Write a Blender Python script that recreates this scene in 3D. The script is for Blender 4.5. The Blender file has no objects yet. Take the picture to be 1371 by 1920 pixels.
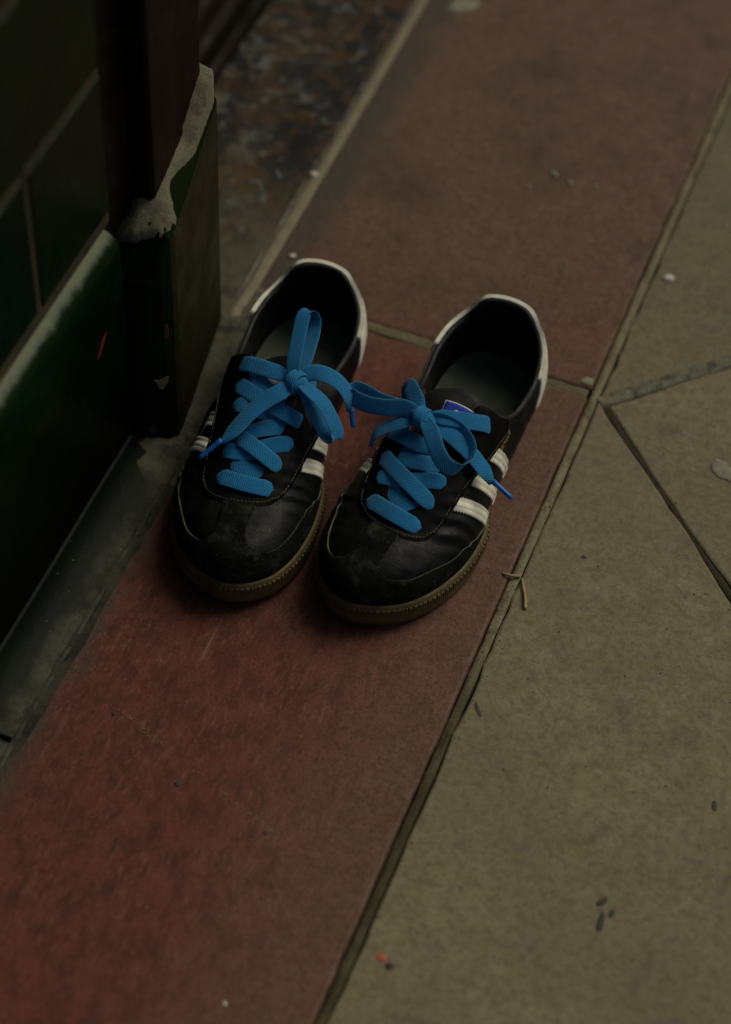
import bpy, bmesh, math, random
import numpy as np
from mathutils import Vector, Matrix, noise
from mathutils.geometry import delaunay_2d_cdt

random.seed(7)
scene = bpy.context.scene
COL = scene.collection
R = math.radians

# ------------------------------------------------------------------ camera
cam_d = bpy.data.cameras.new('camera'); cam = bpy.data.objects.new('camera', cam_d); COL.objects.link(cam)
cam_d.sensor_fit = 'HORIZONTAL'; cam_d.sensor_width = 24.0; cam_d.lens = 4200.0/1371.0*24.0
cam_d.clip_start = 0.05; cam_d.clip_end = 400
CAMP = Vector((0.20187736, -1.08210649, 1.2))
right = Vector((0.9317967723605682, 0.3613470414438463, 0.03439608492556168))
down = Vector((0.30131554847644254, -0.7171805046941996, -0.6283797131774018))
fwd = Vector((-0.20239494871356803, 0.5958862637503507, -0.7771459614569709))
m3 = Matrix((right, -down, -fwd)).transposed()
cam.matrix_world = Matrix.Translation(CAMP) @ m3.to_4x4()
cam_d.dof.use_dof = True
cam_d.dof.focus_distance = (Vector((-0.10, -0.165, 0.06)) - CAMP).dot(fwd)
cam_d.dof.aperture_fstop = 2.8
scene.camera = cam
scene.render.engine = 'CYCLES'; scene.cycles.max_bounces = 6; scene.cycles.diffuse_bounces = 3; scene.cycles.glossy_bounces = 3

# ------------------------------------------------------------------ daylight
w = bpy.data.worlds.new('World'); scene.world = w; w.use_nodes = True
SUN_EL, SUN_AZ = 50.0, 38.0            # azimuth measured from +Y (along the wall) towards +X (the street)
nt = w.node_tree; bg = nt.nodes['Background']
sky = nt.nodes.new('ShaderNodeTexSky'); sky.sky_type = 'NISHITA'; sky.sun_disc = False
sky.sun_elevation = R(SUN_EL); sky.sun_rotation = R(SUN_AZ); sky.air_density = 1.0; sky.dust_density = 3.0; sky.ozone_density = 0.6
nt.links.new(sky.outputs[0], bg.inputs[0]); bg.inputs[1].default_value = 0.05
sd = bpy.data.lights.new('sun', 'SUN'); sun = bpy.data.objects.new('sun', sd); COL.objects.link(sun)
sd.energy = 1.4; sd.angle = R(36); sd.color = (1.0, 0.96, 0.74)
dirv = Vector((math.sin(R(SUN_AZ))*math.cos(R(SUN_EL)), math.cos(R(SUN_AZ))*math.cos(R(SUN_EL)), math.sin(R(SUN_EL))))
sun.rotation_euler = dirv.to_track_quat('Z', 'Y').to_euler()
scene.view_settings.view_transform = 'Standard'; scene.view_settings.look = 'None'
scene.view_settings.gamma = 1.0; scene.view_settings.exposure = 0.0
scene.view_settings.use_curve_mapping = False

# ------------------------------------------------------------------ materials
class NT:
    def __init__(s, name, base=(.5, .5, .5), rough=.6, spec=.5):
        s.m = bpy.data.materials.new(name); s.m.use_nodes = True; s.t = s.m.node_tree
        s.b = s.t.nodes['Principled BSDF']; s.b.inputs['Roughness'].default_value = rough
        s.b.inputs['Base Color'].default_value = (*base, 1); s.b.inputs['Specular IOR Level'].default_value = spec
        s.tc = s.t.nodes.new('ShaderNodeTexCoord')
    def n(s, kind, **kw):
        x = s.t.nodes.new(kind)
        for k, v in kw.items():
            if k in x.inputs: x.inputs[k].default_value = v
            else: setattr(x, k, v)
        return x
    def l(s, a, b): s.t.links.new(a, b)
    def map(s, scale=(1, 1, 1), rot=(0, 0, 0), src='Object', loc=(0, 0, 0)):
        x = s.n('ShaderNodeMapping'); x.inputs['Scale'].default_value = scale; x.inputs['Rotation'].default_value = rot; x.inputs['Location'].default_value = loc
        s.l(s.tc.outputs[src], x.inputs[0]); return x.outputs[0]
    def noise(s, scale, detail=4, rough=.55, vec=None, dist=0.0):
        x = s.n('ShaderNodeTexNoise'); x.inputs['Scale'].default_value = scale; x.inputs['Detail'].default_value = min(detail, 5)
        x.inputs['Roughness'].default_value = rough; x.inputs['Distortion'].default_value = dist
        s.l(vec if vec is not None else s.map(), x.inputs['Vector']); return x.outputs['Fac']
    def vor(s, scale, vec=None, feature='F1'):
        x = s.n('ShaderNodeTexVoronoi'); x.feature = feature; x.inputs['Scale'].default_value = scale
        s.l(vec if vec is not None else s.map(), x.inputs['Vector']); return x.outputs['Distance']
    def ramp(s, fac, lo, hi, a=0.0, b=1.0):
        x = s.n('ShaderNodeMapRange'); x.inputs[1].default_value = lo; x.inputs[2].default_value = hi
        x.inputs[3].default_value = a; x.inputs[4].default_value = b; x.interpolation_type = 'SMOOTHSTEP'
        s.l(fac, x.inputs[0]); return x.outputs[0]
    def math(s, op, a, b=None):
        x = s.n('ShaderNodeMath'); x.operation = op
        for i, v in enumerate((a, b)):
            if v is None: continue
            if isinstance(v, (int, float)): x.inputs[i].default_value = v
            else: s.l(v, x.inputs[i])
        return x.outputs[0]
    def mix(s, fac, a, b, mode='MIX'):
        x = s.n('ShaderNodeMix'); x.data_type = 'RGBA'; x.blend_type = mode
        for i, v in ((0, fac), (6, a), (7, b)):
            if isinstance(v, (int, float)): x.inputs[i].default_value = v
            elif isinstance(v, tuple): x.inputs[i].default_value = (*v, 1)
            else: s.l(v, x.inputs[i])
        return x.outputs[2]
    def sep(s, vec):
        x = s.n('ShaderNodeSeparateXYZ'); s.l(vec, x.inputs[0]); return x.outputs
    def col(s, c): s.l(c, s.b.inputs['Base Color'])
    def rough(s, r): s.l(r, s.b.inputs['Roughness'])
    def bump(s, h, dist=.001, strength=.6, prev=None):
        x = s.n('ShaderNodeBump'); x.inputs['Strength'].default_value = strength; x.inputs['Distance'].default_value = dist
        s.l(h, x.inputs['Height'])
        if prev is not None: s.l(prev, x.inputs['Normal'])
        s.l(x.outputs[0], s.b.inputs['Normal']); return x.outputs[0]
    def world(s):
        g = s.n('ShaderNodeNewGeometry'); return g.outputs['Position']
    def normal(s):
        g = s.n('ShaderNodeNewGeometry'); return g.outputs['Normal']

M = {}
def mat_red():
    t = NT('red_quarry_tile', rough=.6, spec=.2); p = t.world()
    def wm(scale, rot=(0, 0, 0)):
        x = t.n('ShaderNodeMapping'); x.inputs['Scale'].default_value = scale; x.inputs['Rotation'].default_value = rot; t.l(p, x.inputs[0]); return x.outputs[0]
    big = t.noise(5, 5, .6, p); mid = t.noise(62, 7, .75, wm((1, .6, 1), (0, 0, .5))); fine = t.noise(520, 4, .7, p)
    strk = t.noise(120, 5, .75, wm((1, .5, 1), (0, 0, -.9)))
    c = t.mix(t.ramp(big, .36, .66), (.140, .037, .024), (.108, .034, .022))
    c = t.mix(t.ramp(mid, .44, .58, 0, .7), c, (.068, .022, .014))
    brush = t.noise(300, 5, .75, wm((1, .34, 1), (0, 0, -.75)))
    c = t.mix(t.math('MULTIPLY', t.ramp(brush, .50, .64), t.ramp(t.noise(20, 5, .7, p), .34, .62, .1, .7)), c, (.205, .085, .056))
    c = t.mix(t.ramp(strk, .52, .64, 0, .55), c, (.048, .018, .012))
    # grey-brown dust and painted-in sheen, stronger on far tile and towards street edge
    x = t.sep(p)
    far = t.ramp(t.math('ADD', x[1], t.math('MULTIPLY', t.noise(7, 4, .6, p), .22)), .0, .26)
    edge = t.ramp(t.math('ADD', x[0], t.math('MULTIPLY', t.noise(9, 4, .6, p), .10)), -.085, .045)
    dust_sheen = t.math('MULTIPLY', t.math('MAXIMUM', t.math('MULTIPLY', far, .9), t.math('MULTIPLY', edge, .7)), t.ramp(t.noise(70, 7, .75, p), .30, .56, .55, 1))
    c = t.mix(dust_sheen, c, t.mix(t.ramp(t.noise(170, 6, .75, p), .40, .62), (.162, .100, .068), (.110, .068, .045)))
    c = t.mix(t.math('MULTIPLY', far, t.ramp(t.noise(11, 5, .7, p), .48, .66)), c, (.080, .052, .030))
    # dirt line along the wall foot
    wall = t.ramp(t.math('ADD', x[0], t.math('MULTIPLY', t.noise(30, 5, .7, p), .07)), -.188, -.218)
    c = t.mix(t.math('MULTIPLY', wall, .85), c, (.062, .055, .040))
    # dark pits and pale grains
    pit = t.ramp(t.vor(190, p), .16, .08)
    pit = t.math('MULTIPLY', pit, t.ramp(t.noise(38, 4, .7, p), .48, .60))
    c = t.mix(t.math('MULTIPLY', pit, .8), c, (.022, .014, .012))
    dust = t.math('MULTIPLY', t.ramp(t.vor(210, wm((1, 1, 1), (0, 0, .9))), .07, .03), t.ramp(t.noise(80, 2, .5, p), .58, .64))
    c = t.mix(t.math('MULTIPLY', dust, .8), c, (.30, .24, .18))
    c = t.mix(t.ramp(fine, .44, .66, 0, .55), c, (.045, .017, .011))
    scr = t.math('MULTIPLY', t.ramp(t.noise(150, 3, .6, wm((1, .04, 1), (0, 0, 1.15))), .67, .72), t.ramp(t.noise(14, 3, .6, p), .50, .60))
    c = t.mix(t.math('MULTIPLY', scr, .55), c, (.22, .15, .11))
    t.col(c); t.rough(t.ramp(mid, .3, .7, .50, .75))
    b = t.bump(mid, .0012, .45); b = t.bump(fine, .0006, .6, b); t.bump(pit, .0008, -.5 if False else .0, b)
    t.t.links.new(b, t.b.inputs['Normal'])
    return t.m
def mat_slab():
    t = NT('sandstone_slab', rough=.78, spec=.35); p = t.world()
    big = t.noise(6, 5, .6, p); mid = t.noise(60, 6, .7, p); fine = t.noise(700, 3, .6, p)
    c = t.mix(t.ramp(big, .35, .68), (.212, .183, .102), (.168, .136, .082))
    c = t.mix(t.ramp(mid, .40, .66, 0, .7), c, (.165, .148, .074))
    c = t.mix(t.ramp(t.noise(150, 5, .7, p), .46, .68, 0, .6), c, (.120, .100, .058))
    c = t.mix(t.ramp(fine, .42, .70, 0, .5), c, (.095, .080, .044))
    c = t.mix(t.math('MULTIPLY', t.ramp(t.noise(330, 2, .5, p), .66, .72), .35), c, (.30, .26, .165))
    c = t.mix(t.ramp(t.noise(190, 6, .75, p), .48, .60, 0, .65), c, (.115, .090, .060))
    oi = t.n('ShaderNodeObjectInfo'); c = t.mix(1.0, c, t.mix(oi.outputs['Random'], (.86, .85, .84), (1.06, 1.05, 1.02)), 'MULTIPLY')
    sp = t.math('MULTIPLY', t.ramp(t.vor(105, p), .13, .05), t.ramp(t.noise(34, 3, .6, p), .52, .63))
    c = t.mix(t.math('MULTIPLY', sp, .7), c, (.045, .043, .034))
    st = t.ramp(t.noise(24, 6, .75, p, .6), .55, .70)
    c = t.mix(t.math('MULTIPLY', st, .65), c, (.090, .078, .052))
    t.col(c); t.rough(t.ramp(mid, .3, .7, .66, .86))
    b = t.bump(fine, .0004, .5); b = t.bump(mid, .0014, .4, b)
    return t.m
def mat_mortar(name, a, b_, dark=(.05, .04, .022), dk=(.52, .68), scale=30):
    t = NT(name, rough=.9, spec=.2); p = t.world()
    c = t.mix(t.ramp(t.noise(scale, 6, .7, p), .35, .68), a, b_)
    c = t.mix(t.ramp(t.noise(scale*.7, 6, .75, p), *dk), c, dark)
    c = t.mix(t.ramp(t.noise(650, 3, .6, p), .35, .75, 0, .5), c, dark)
    t.col(c); b = t.bump(t.noise(260, 5, .7, p), .0015, .6); t.bump(t.noise(900, 3, .6, p), .0005, .5, b)
    return t.m
def mat_strip_joint():
    t = NT('strip_joint_mortar', rough=.9, spec=.2); p = t.world(); x = t.sep(p)
    c = t.mix(t.ramp(t.noise(34, 6, .72, p), .36, .66), (.235, .200, .120), (.165, .138, .080))
    c = t.mix(t.ramp(t.noise(30, 6, .75, p), .58, .68), c, (.045, .036, .020))
    soil = t.ramp(t.math('ADD', x[1], t.math('MULTIPLY', t.noise(11, 5, .7, p), .16)), -.13, -.24)
    c = t.mix(t.math('MULTIPLY', soil, .9), c, t.mix(t.ramp(t.noise(20, 6, .75, p), .42, .62), (.042, .032, .015), (.095, .078, .042)))
    c = t.mix(t.ramp(t.noise(650, 3, .6, p), .38, .72, 0, .5), c, (.040, .032, .018))
    t.col(c); b = t.bump(t.noise(260, 5, .7, p), .0015, .6); t.bump(t.noise(900, 3, .6, p), .0005, .5, b)
    return t.m
def mat_glaze(name, a, b_, dusty=.5, rough=.22, dust=(.20, .205, .15)):
    t = NT(name, rough=rough, spec=.10); p = t.world(); x = t.sep(p); nz = t.sep(t.normal())
    c = t.mix(t.ramp(t.noise(14, 4, .6, p), .35, .68), a, b_)
    c = t.mix(t.ramp(t.noise(70, 4, .6, p), .45, .75, 0, .5), c, tuple(v*.45 for v in a))
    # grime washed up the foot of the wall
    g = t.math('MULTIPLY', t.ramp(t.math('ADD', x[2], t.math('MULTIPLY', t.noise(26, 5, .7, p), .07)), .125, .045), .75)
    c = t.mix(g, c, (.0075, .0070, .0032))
    # dust lying on upward faces
    u = t.math('MULTIPLY', t.ramp(t.math('ADD', nz[2], t.math('MULTIPLY', t.noise(60, 5, .7, p), .6)), .85, 1.25), dusty)
    c = t.mix(u, c, dust)
    sp = t.math('MULTIPLY', t.ramp(t.vor(130, p), .06, .03), t.ramp(t.noise(30, 2, .5, p), .60, .66))
    c = t.mix(t.math('MULTIPLY', sp, .4), c, (.10, .10, .06))
    t.col(c)
    rr = t.math('MAXIMUM', t.math('MAXIMUM', t.math('MULTIPLY', u, .8), t.math('MULTIPLY', g, .8)), t.ramp(t.noise(24, 5, .7, p), .3, .7, rough*.8, rough*1.7))
    t.rough(rr)
    b = t.bump(t.noise(22, 3, .5, p), .0012, .35); t.bump(t.noise(300, 3, .6, p), .0003, .3, b)
    return t.m
def mat_cove():
    t = NT('grimy_cove_glaze', rough=.6, spec=.14); p = t.world(); x = t.sep(p); nz = t.sep(t.normal())
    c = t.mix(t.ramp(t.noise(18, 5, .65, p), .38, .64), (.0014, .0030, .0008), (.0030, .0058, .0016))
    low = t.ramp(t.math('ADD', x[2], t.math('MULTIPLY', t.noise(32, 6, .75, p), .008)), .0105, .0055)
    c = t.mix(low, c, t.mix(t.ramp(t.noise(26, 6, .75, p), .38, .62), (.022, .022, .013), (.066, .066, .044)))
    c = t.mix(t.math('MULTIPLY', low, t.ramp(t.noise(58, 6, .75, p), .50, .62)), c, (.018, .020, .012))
    c = t.mix(t.ramp(t.noise(34, 6, .7, p, .8), .64, .72, 0, .5), c, (.006, .020, .004))
    c = t.mix(t.math('MULTIPLY', t.ramp(t.vor(150, p), .10, .04), t.ramp(t.noise(40, 2, .5, p), .54, .62)), c, (.16, .13, .075))
    t.col(c); b = t.bump(t.noise(120, 5, .7, p), .0012, .6); t.bump(t.noise(500, 4, .6, p), .0005, .5, b)
    return t.m
def mat_wood(name, a, b_, rough=.45, sc=(60, 60, 3)):
    t = NT(name, rough=rough, spec=.10); p = t.world()
    mp = t.n('ShaderNodeMapping'); mp.inputs['Scale'].default_value = sc; t.l(p, mp.inputs[0])
    g = t.noise(1.0, 5, .65, mp.outputs[0]); c = t.mix(t.ramp(g, .35, .68), a, b_)
    c = t.mix(t.ramp(t.noise(40, 5, .7, p), .56, .70, 0, .5), c, tuple(v*.4 for v in a))
    t.col(c); t.rough(t.ramp(t.noise(30, 4, .6, p), .3, .7, rough*.8, rough*1.5)); t.bump(g, .0008, .3)
    return t.m
def mat_entry():
    t = NT('painted_entry_floor', rough=.5, spec=.25); p = t.world()
    sp = t.sep(p)
    c = t.mix(t.ramp(t.noise(16, 6, .7, p), .36, .64), (.030, .020, .009), (.066, .032, .011))
    c = t.mix(t.ramp(t.noise(30, 6, .75, p, .9), .46, .54, 0, .95), c, (.010, .010, .010))
    c = t.mix(t.math('MULTIPLY', t.ramp(t.noise(52, 6, .75, p, 1.0), .52, .62, 0, .8), t.ramp(sp[0], -.285, -.335)), c, (.090, .088, .070))
    c = t.mix(t.ramp(t.noise(41, 5, .65, p, 1.4), .57, .64, 0, .75), c, (.105, .112, .105))
    c = t.mix(t.math('MULTIPLY', t.ramp(t.vor(48, p), .22, .12), t.ramp(t.noise(19, 2, .5, p), .52, .60)), c, (.16, .16, .14))
    c = t.mix(t.ramp(t.noise(23, 4, .6, p, 1.0), .67, .70, 0, .6), c, (.13, .10, .03))
    gl = t.math('MULTIPLY', t.ramp(sp[1], .16, .02), t.ramp(t.noise(30, 6, .7, p), .30, .60, .2, .9))
    c = t.mix(gl, c, (.085, .076, .048))
    t.col(c); t.rough(t.ramp(t.noise(25, 5, .7, p), .35, .7, .3, .7)); b = t.bump(t.noise(40, 6, .7, p), .002, .5); t.bump(t.noise(300, 4, .6, p), .0006, .5, b)
    return t.m
def mat_leather(name, a=(.010, .010, .010), rough=.36, worn=.35, spec=.14):
    t = NT(name, rough=rough, spec=spec)
    s = t.map()
    c = t.mix(t.ramp(t.noise(45, 5, .65, s), .50, .74, 0, worn), a, (.026, .027, .022))
    c = t.mix(t.ramp(t.noise(260, 4, .7, s), .62, .74, 0, worn), c, (.085, .084, .066))
    t.col(c); t.rough(t.ramp(t.noise(60, 5, .7, s), .3, .7, rough*.75, rough*1.6))
    v = t.n('ShaderNodeTexVoronoi'); v.feature = 'DISTANCE_TO_EDGE'; v.inputs['Scale'].default_value = 620; t.l(s, v.inputs['Vector'])
    b = t.bump(t.ramp(v.outputs['Distance'], 0, .12), .0003, .25)
    b = t.bump(t.noise(70, 5, .6, t.map((1, .45, 1), (0, 0, .5))), .0016, .32, b)
    return t.m
def mat_suede():
    t = NT('black_suede', rough=.95, spec=.04); s = t.map()
    c = t.mix(t.ramp(t.noise(34, 5, .7, s), .36, .68), (.0024, .0027, .0020), (.0085, .0092, .0065))
    c = t.mix(t.ramp(t.noise(64, 7, .8, s), .50, .68, 0, .7), c, (.042, .044, .033))
    c = t.mix(t.math('MULTIPLY', t.ramp(t.vor(160, s), .14, .05), t.ramp(t.noise(50, 3, .6, s), .52, .62)), c, (.075, .075, .058))
    c = t.mix(t.ramp(t.noise(900, 2, .6, s), .4, .75, 0, .4), c, (.016, .018, .012))
    t.col(c); 
    b = t.bump(t.noise(1100, 3, .7, s), .0005, .6); t.bump(t.noise(60, 4, .6, s), .0010, .3, b)
    return t.m
def mat_lace():
    t = NT('blue_woven_lace', rough=.85, spec=.2)
    u = t.sep(t.tc.outputs['UV'])
    au = t.math('ABSOLUTE', u[0])
    ph = t.math('ADD', t.math('MULTIPLY', u[1], 4600.0), t.math('MULTIPLY', u[0], 3300.0))
    wv = t.math('SINE', ph)
    edge = t.ramp(au, .0040, .0060)
    s = t.map()
    c = t.mix(t.ramp(wv, -.7, .9), (.012, .155, .350), (.016, .190, .405))
    c = t.mix(t.ramp(t.noise(55, 6, .75, s), .42, .66, 0, .6), c, (.014, .125, .215))
    c = t.mix(t.ramp(t.noise(1500, 2, .6, s), .40, .70, 0, .4), c, (.006, .090, .230))
    c = t.mix(t.math('MULTIPLY', t.math('MULTIPLY', edge, t.ramp(t.noise(55, 4, .6, s), .42, .66)), .6), c, (.09, .27, .36))
    t.col(c); t.b.inputs['Sheen Weight'].default_value = .1
    b = t.bump(wv, .00013, .8); t.bump(t.noise(900, 3, .6, s), .0004, .7, b)
    return t.m
def mat_simple(name, a, b_, scale=40, rough=.7, bump=.0004, bs=300, spec=.4):
    t = NT(name, rough=rough, spec=spec); s = t.map()
    c = t.mix(t.ramp(t.noise(scale, 5, .68, s), .36, .68), a, b_); t.col(c)
    t.rough(t.ramp(t.noise(scale*1.4, 4, .6, s), .3, .7, rough*.85, min(1, rough*1.2)))
    t.bump(t.noise(bs, 4, .6, s), bump, .5); return t.m

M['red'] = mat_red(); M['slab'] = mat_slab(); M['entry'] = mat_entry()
M['mortar'] = mat_mortar('tan_mortar', (.165, .140, .082), (.120, .102, .060))
M['joint'] = mat_mortar('soiled_joint', (.120, .098, .054), (.085, .070, .038), (.030, .024, .012), (.46, .62), 14)
M['grout'] = mat_mortar('clean_grout', (.235, .205, .135), (.185, .160, .105), (.11, .09, .05), (.60, .78))
M['wall_mortar'] = mat_mortar('brown_wall_mortar', (.060, .046, .024), (.040, .032, .018), (.016, .013, .007))
M['dirt'] = mat_mortar('dirt_line', (.050, .045, .030), (.036, .034, .024), (.016, .015, .011), (.48, .64), 40)
M['strip_joint'] = mat_strip_joint()
M['groove'] = mat_mortar('dark_soil', (.045, .036, .020), (.030, .026, .016))
M['pale'] = mat_mortar('pale_mortar', (.165, .155, .100), (.130, .120, .078), (.075, .064, .036), (.58, .74))
M['cement'] = mat_mortar('grey_cement', (.105, .098, .065), (.070, .066, .044), (.028, .026, .017), (.50, .66), 24)
M['glaze'] = mat_glaze('green_glaze', (.0022, .0068, .0010), (.0034, .0100, .0016), .2)
M['bull'] = mat_glaze('green_bullnose_glaze', (.0014, .0080, .0008), (.0024, .0130, .0013), .95, .22, (.150, .165, .105))
M['cove'] = mat_cove()
M['olive'] = mat_glaze('olive_glaze', (.0110, .0120, .0010), (.0140, .0110, .0014), .3, .3)
M['pier_green'] = mat_glaze('green_pier_glaze', (.0050, .0125, .0022), (.0075, .0170, .0030), .0, .25)
M['post'] = mat_wood('dark_red_brown_paint', (.0062, .0024, .0006), (.0085, .0034, .0010), .55)
M['dark_wood'] = mat_wood('black_brown_timber', (.0080, .0046, .0022), (.0200, .0125, .0070), .6, (60, 3, 60))
M['door'] = mat_wood('door_timber', (.012, .0065, .0032), (.018, .010, .005), .5)
M['leather'] = mat_leather('black_leather', (.0028, .0030, .0026), .42, .20)
M['patent'] = mat_leather('black_eyestay_leather', (.0022, .0022, .0020), .45, .16, .07)
M['suede'] = mat_suede()
M['worn'] = mat_simple('worn_edge', (.055, .054, .036), (.125, .118, .078), 90, .9)
M['white'] = mat_simple('off_white_leather', (.74, .71, .56), (.60, .56, .43), 60, .6)
M['gum'] = mat_simple('gum_rubber', (.095, .064, .018), (.062, .042, .012), 90, .62, .0005, 500)
M['lining'] = mat_simple('black_lining', (.0020, .0020, .0020), (.0040, .0040, .0036), 80, .6)
M['insole'] = mat_simple('grey_green_insole', (.062, .074, .048), (.046, .056, .036), 50, .9, .0004, 900)
M['tongue'] = mat_simple('black_tongue', (.0030, .0030, .0032), (.0060, .0060, .0060), 60, .7, .0008, 200)
M['lace'] = mat_lace()
M['aglet'] = mat_simple('blue_plastic', (.008, .100, .36), (.010, .12, .40), 60, .35)
M['label'] = mat_simple('blue_label', (.012, .040, .33), (.016, .050, .37), 80, .7)
M['label_white'] = mat_simple('label_white', (.60, .60, .60), (.48, .48, .48), 200, .7)
M['gold'] = mat_simple('gold_foil', (.34, .23, .03), (.22, .15, .025), 200, .45)
M['stalk'] = mat_simple('dry_stalk', (.34, .26, .13), (.25, .18, .085), 100, .85)
M['gumspot'] = mat_simple('white_gum', (.52, .50, .44), (.40, .38, .33), 200, .8)
M['tar'] = mat_simple('dark_tar_spot', (.034, .033, .026), (.060, .055, .040), 200, .8)
M['stain'] = mat_simple('brown_stain', (.105, .088, .056), (.13, .11, .068), 120, .85)
M['orange'] = mat_simple('orange_paper', (.42, .10, .045), (.36, .085, .04), 150, .8)
M['flake'] = mat_simple('pale_flake', (.23, .215, .155), (.17, .16, .11), 150, .85)
M['redmark'] = mat_simple('red_paint', (.13, .008, .008), (.09, .006, .006), 150, .5)
M['cream'] = mat_simple('bare_clay', (.23, .17, .075), (.18, .125, .05), 150, .85)
M['rust'] = mat_simple('rusty_clay', (.10, .042, .014), (.075, .032, .012), 150, .85)
M['ground'] = mat_simple('ground_soil', (.05, .042, .03), (.04, .034, .024), 6, .95)
M['render'] = mat_simple('shop_front_paint', (.018, .030, .016), (.022, .036, .02), 3, .5)

# ------------------------------------------------------------------ object helpers
def link(o, parent=None):
    COL.objects.link(o)
    if parent is not None: o.parent = parent
    return o
def tag(o, label=None, cat=None, group=None, kind=None):
    for k, v in (('label', label), ('category', cat), ('group', group), ('kind', kind)):
        if v: o[k] = v
    return o
def empty(name, loc=(0, 0, 0), rz=0.0):
    o = bpy.data.objects.new(name, None); o.empty_display_size = .02; o.location = loc; o.rotation_euler = (0, 0, rz); COL.objects.link(o); return o
def mesh(name, V, F, mat, parent=None, smooth=True, uv=None, mats=None, fm=None):
    me = bpy.data.meshes.new(name); me.from_pydata([tuple(map(float, v)) for v in V], [], [tuple(map(int, f)) for f in F])
    if uv is not None:
        ul = me.uv_layers.new(name='UVMap')
        for lp in me.loops: ul.data[lp.index].uv = uv[lp.vertex_index]
    for m in (mats or [mat]): me.materials.append(m)
    if fm is not None: me.polygons.foreach_set('material_index', fm)
    if smooth: me.polygons.foreach_set('use_smooth', [True]*len(me.polygons))
    me.update(); o = bpy.data.objects.new(name, me); return link(o, parent)
def pip(pts, poly):
    x, y = pts[:, 0], pts[:, 1]; c = np.zeros(len(pts), bool); n = len(poly)
    for i in range(n):
        x1, y1 = poly[i]; x2, y2 = poly[(i+1) % n]
        if y1 == y2: continue
        c ^= ((y1 > y) != (y2 > y)) & (x < (x2-x1)*(y-y1)/(y2-y1)+x1)
    return c
def resample(poly, step, closed=True):
    P = np.array(poly, float); out = []
    n = len(P)
    for i in range(n if closed else n-1):
        a, b = P[i], P[(i+1) % n]; k = max(1, int(round(np.linalg.norm(b-a)/step)))
        for j in range(k): out.append(a+(b-a)*j/k)
    if not closed: out.append(P[-1])
    return np.array(out)
def smooth_curve(P, k=8, closed=False):
    P = np.array(P, float); n = len(P); out = []
    rng = range(n if closed else n-1)
    for i in rng:
        g = (lambda j: P[j % n]) if closed else (lambda j: P[min(max(j, 0), n-1)])
        p0, p1, p2, p3 = g(i-1), g(i), g(i+1), g(i+2)
        for j in range(k):
            t = j/k; out.append(.5*((2*p1)+(-p0+p2)*t+(2*p0-5*p1+4*p2-p3)*t*t+(-p0+3*p1-3*p2+p3)*t**3))
    if not closed: out.append(P[-1])
    return np.array(out)
def fill(outer, hole=None, step=.03):
    """triangulated point set of a polygon (optionally with a hole): pts, tris, boundary loops"""
    loops = [np.array(outer)]+([np.array(hole)] if hole is not None else [])
    pts = [p for l in loops for p in l]; ed = []; k = 0; idx = []
    for l in loops:
        n = len(l); ed += [(k+i, k+(i+1) % n) for i in range(n)]; idx.append(list(range(k, k+n))); k += n
    lo, hi = loops[0].min(0), loops[0].max(0)
    gx, gy = np.meshgrid(np.arange(lo[0]+step*.5, hi[0], step), np.arange(lo[1]+step*.5, hi[1], step))
    gx[::2] += step*.5
    g = np.stack([gx.ravel(), gy.ravel()], 1)
    m = pip(g, loops[0])
    if hole is not None: m &= ~pip(g, loops[1])
    g = g[m]
    B = np.array(pts)
    if len(g):
        d = np.min(np.hypot(g[:, None, 0]-B[None, :, 0], g[:, None, 1]-B[None, :, 1]), 1); g = g[d > step*.45]
    allp = list(B)+list(g)
    r = delaunay_2d_cdt([Vector(p) for p in allp], ed, [], 0, 1e-7)
    V = np.array([(v.x, v.y) for v in r[0]]); T = np.array([f for f in r[2] if len(f) == 3])
    cen = V[T].mean(1); m = pip(cen, loops[0])
    if hole is not None: m &= ~pip(cen, loops[1])
    T = T[m]
    # map originals -> output
    inv = {}
    for i, orig in enumerate(r[3]):
        for o in orig: inv[o] = i
    loops_i = [[inv[i] for i in l if i in inv] for l in idx]
    a = V[T[:, 0]]; b = V[T[:, 1]]; c = V[T[:, 2]]
    fl = ((b-a)[:, 0]*(c-a)[:, 1]-(b-a)[:, 1]*(c-a)[:, 0]) < 0
    T[fl] = T[fl][:, ::-1]
    return V, T, loops_i

# ------------------------------------------------------------------ the setting
def slab(name, poly, z0, z1, mat, parent=None, bev=.003, jit=.0004, step=.012, tilt=(0, 0)):
    P = resample(poly, step); n = len(P)
    t = np.roll(P, -1, 0)-np.roll(P, 1, 0); t /= np.linalg.norm(t, axis=1)[:, None]
    nn = np.stack([t[:, 1], -t[:, 0]], 1)
    area = .5*np.sum(P[:, 0]*np.roll(P[:, 1], -1)-np.roll(P[:, 0], -1)*P[:, 1])
    if area < 0: nn = -nn
    j = np.array([noise.noise((p[0]*90, p[1]*90, 3.1)) for p in P])*jit*2 + np.array([noise.noise((p[0]*18, p[1]*18, 9.1)) for p in P])*jit*2
    P = P+nn*j[:, None]
    cx, cy = P.mean(0)
    rings = []
    for ins, z in ((0, z0), (0, z1-bev), (bev*.3, z1-bev*.3), (bev, z1)):
        Q = P-nn*ins
        dz = (Q[:, 0]-cx)*tilt[0]+(Q[:, 1]-cy)*tilt[1] if z != z0 else 0
        rings.append(np.column_stack([Q, np.full(n, z)+dz]))
    V = np.concatenate(rings); F = []
    for r in range(3):
        for i in range(n):
            k = (i+1) % n; F.append((r*n+i, r*n+k, (r+1)*n+k, (r+1)*n+i))
    F.append(tuple(range(3*n, 4*n)))
    if area < 0: F = [f[::-1] for f in F]
    o = mesh(name, V, F, mat, parent, smooth=False)
    return o
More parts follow.
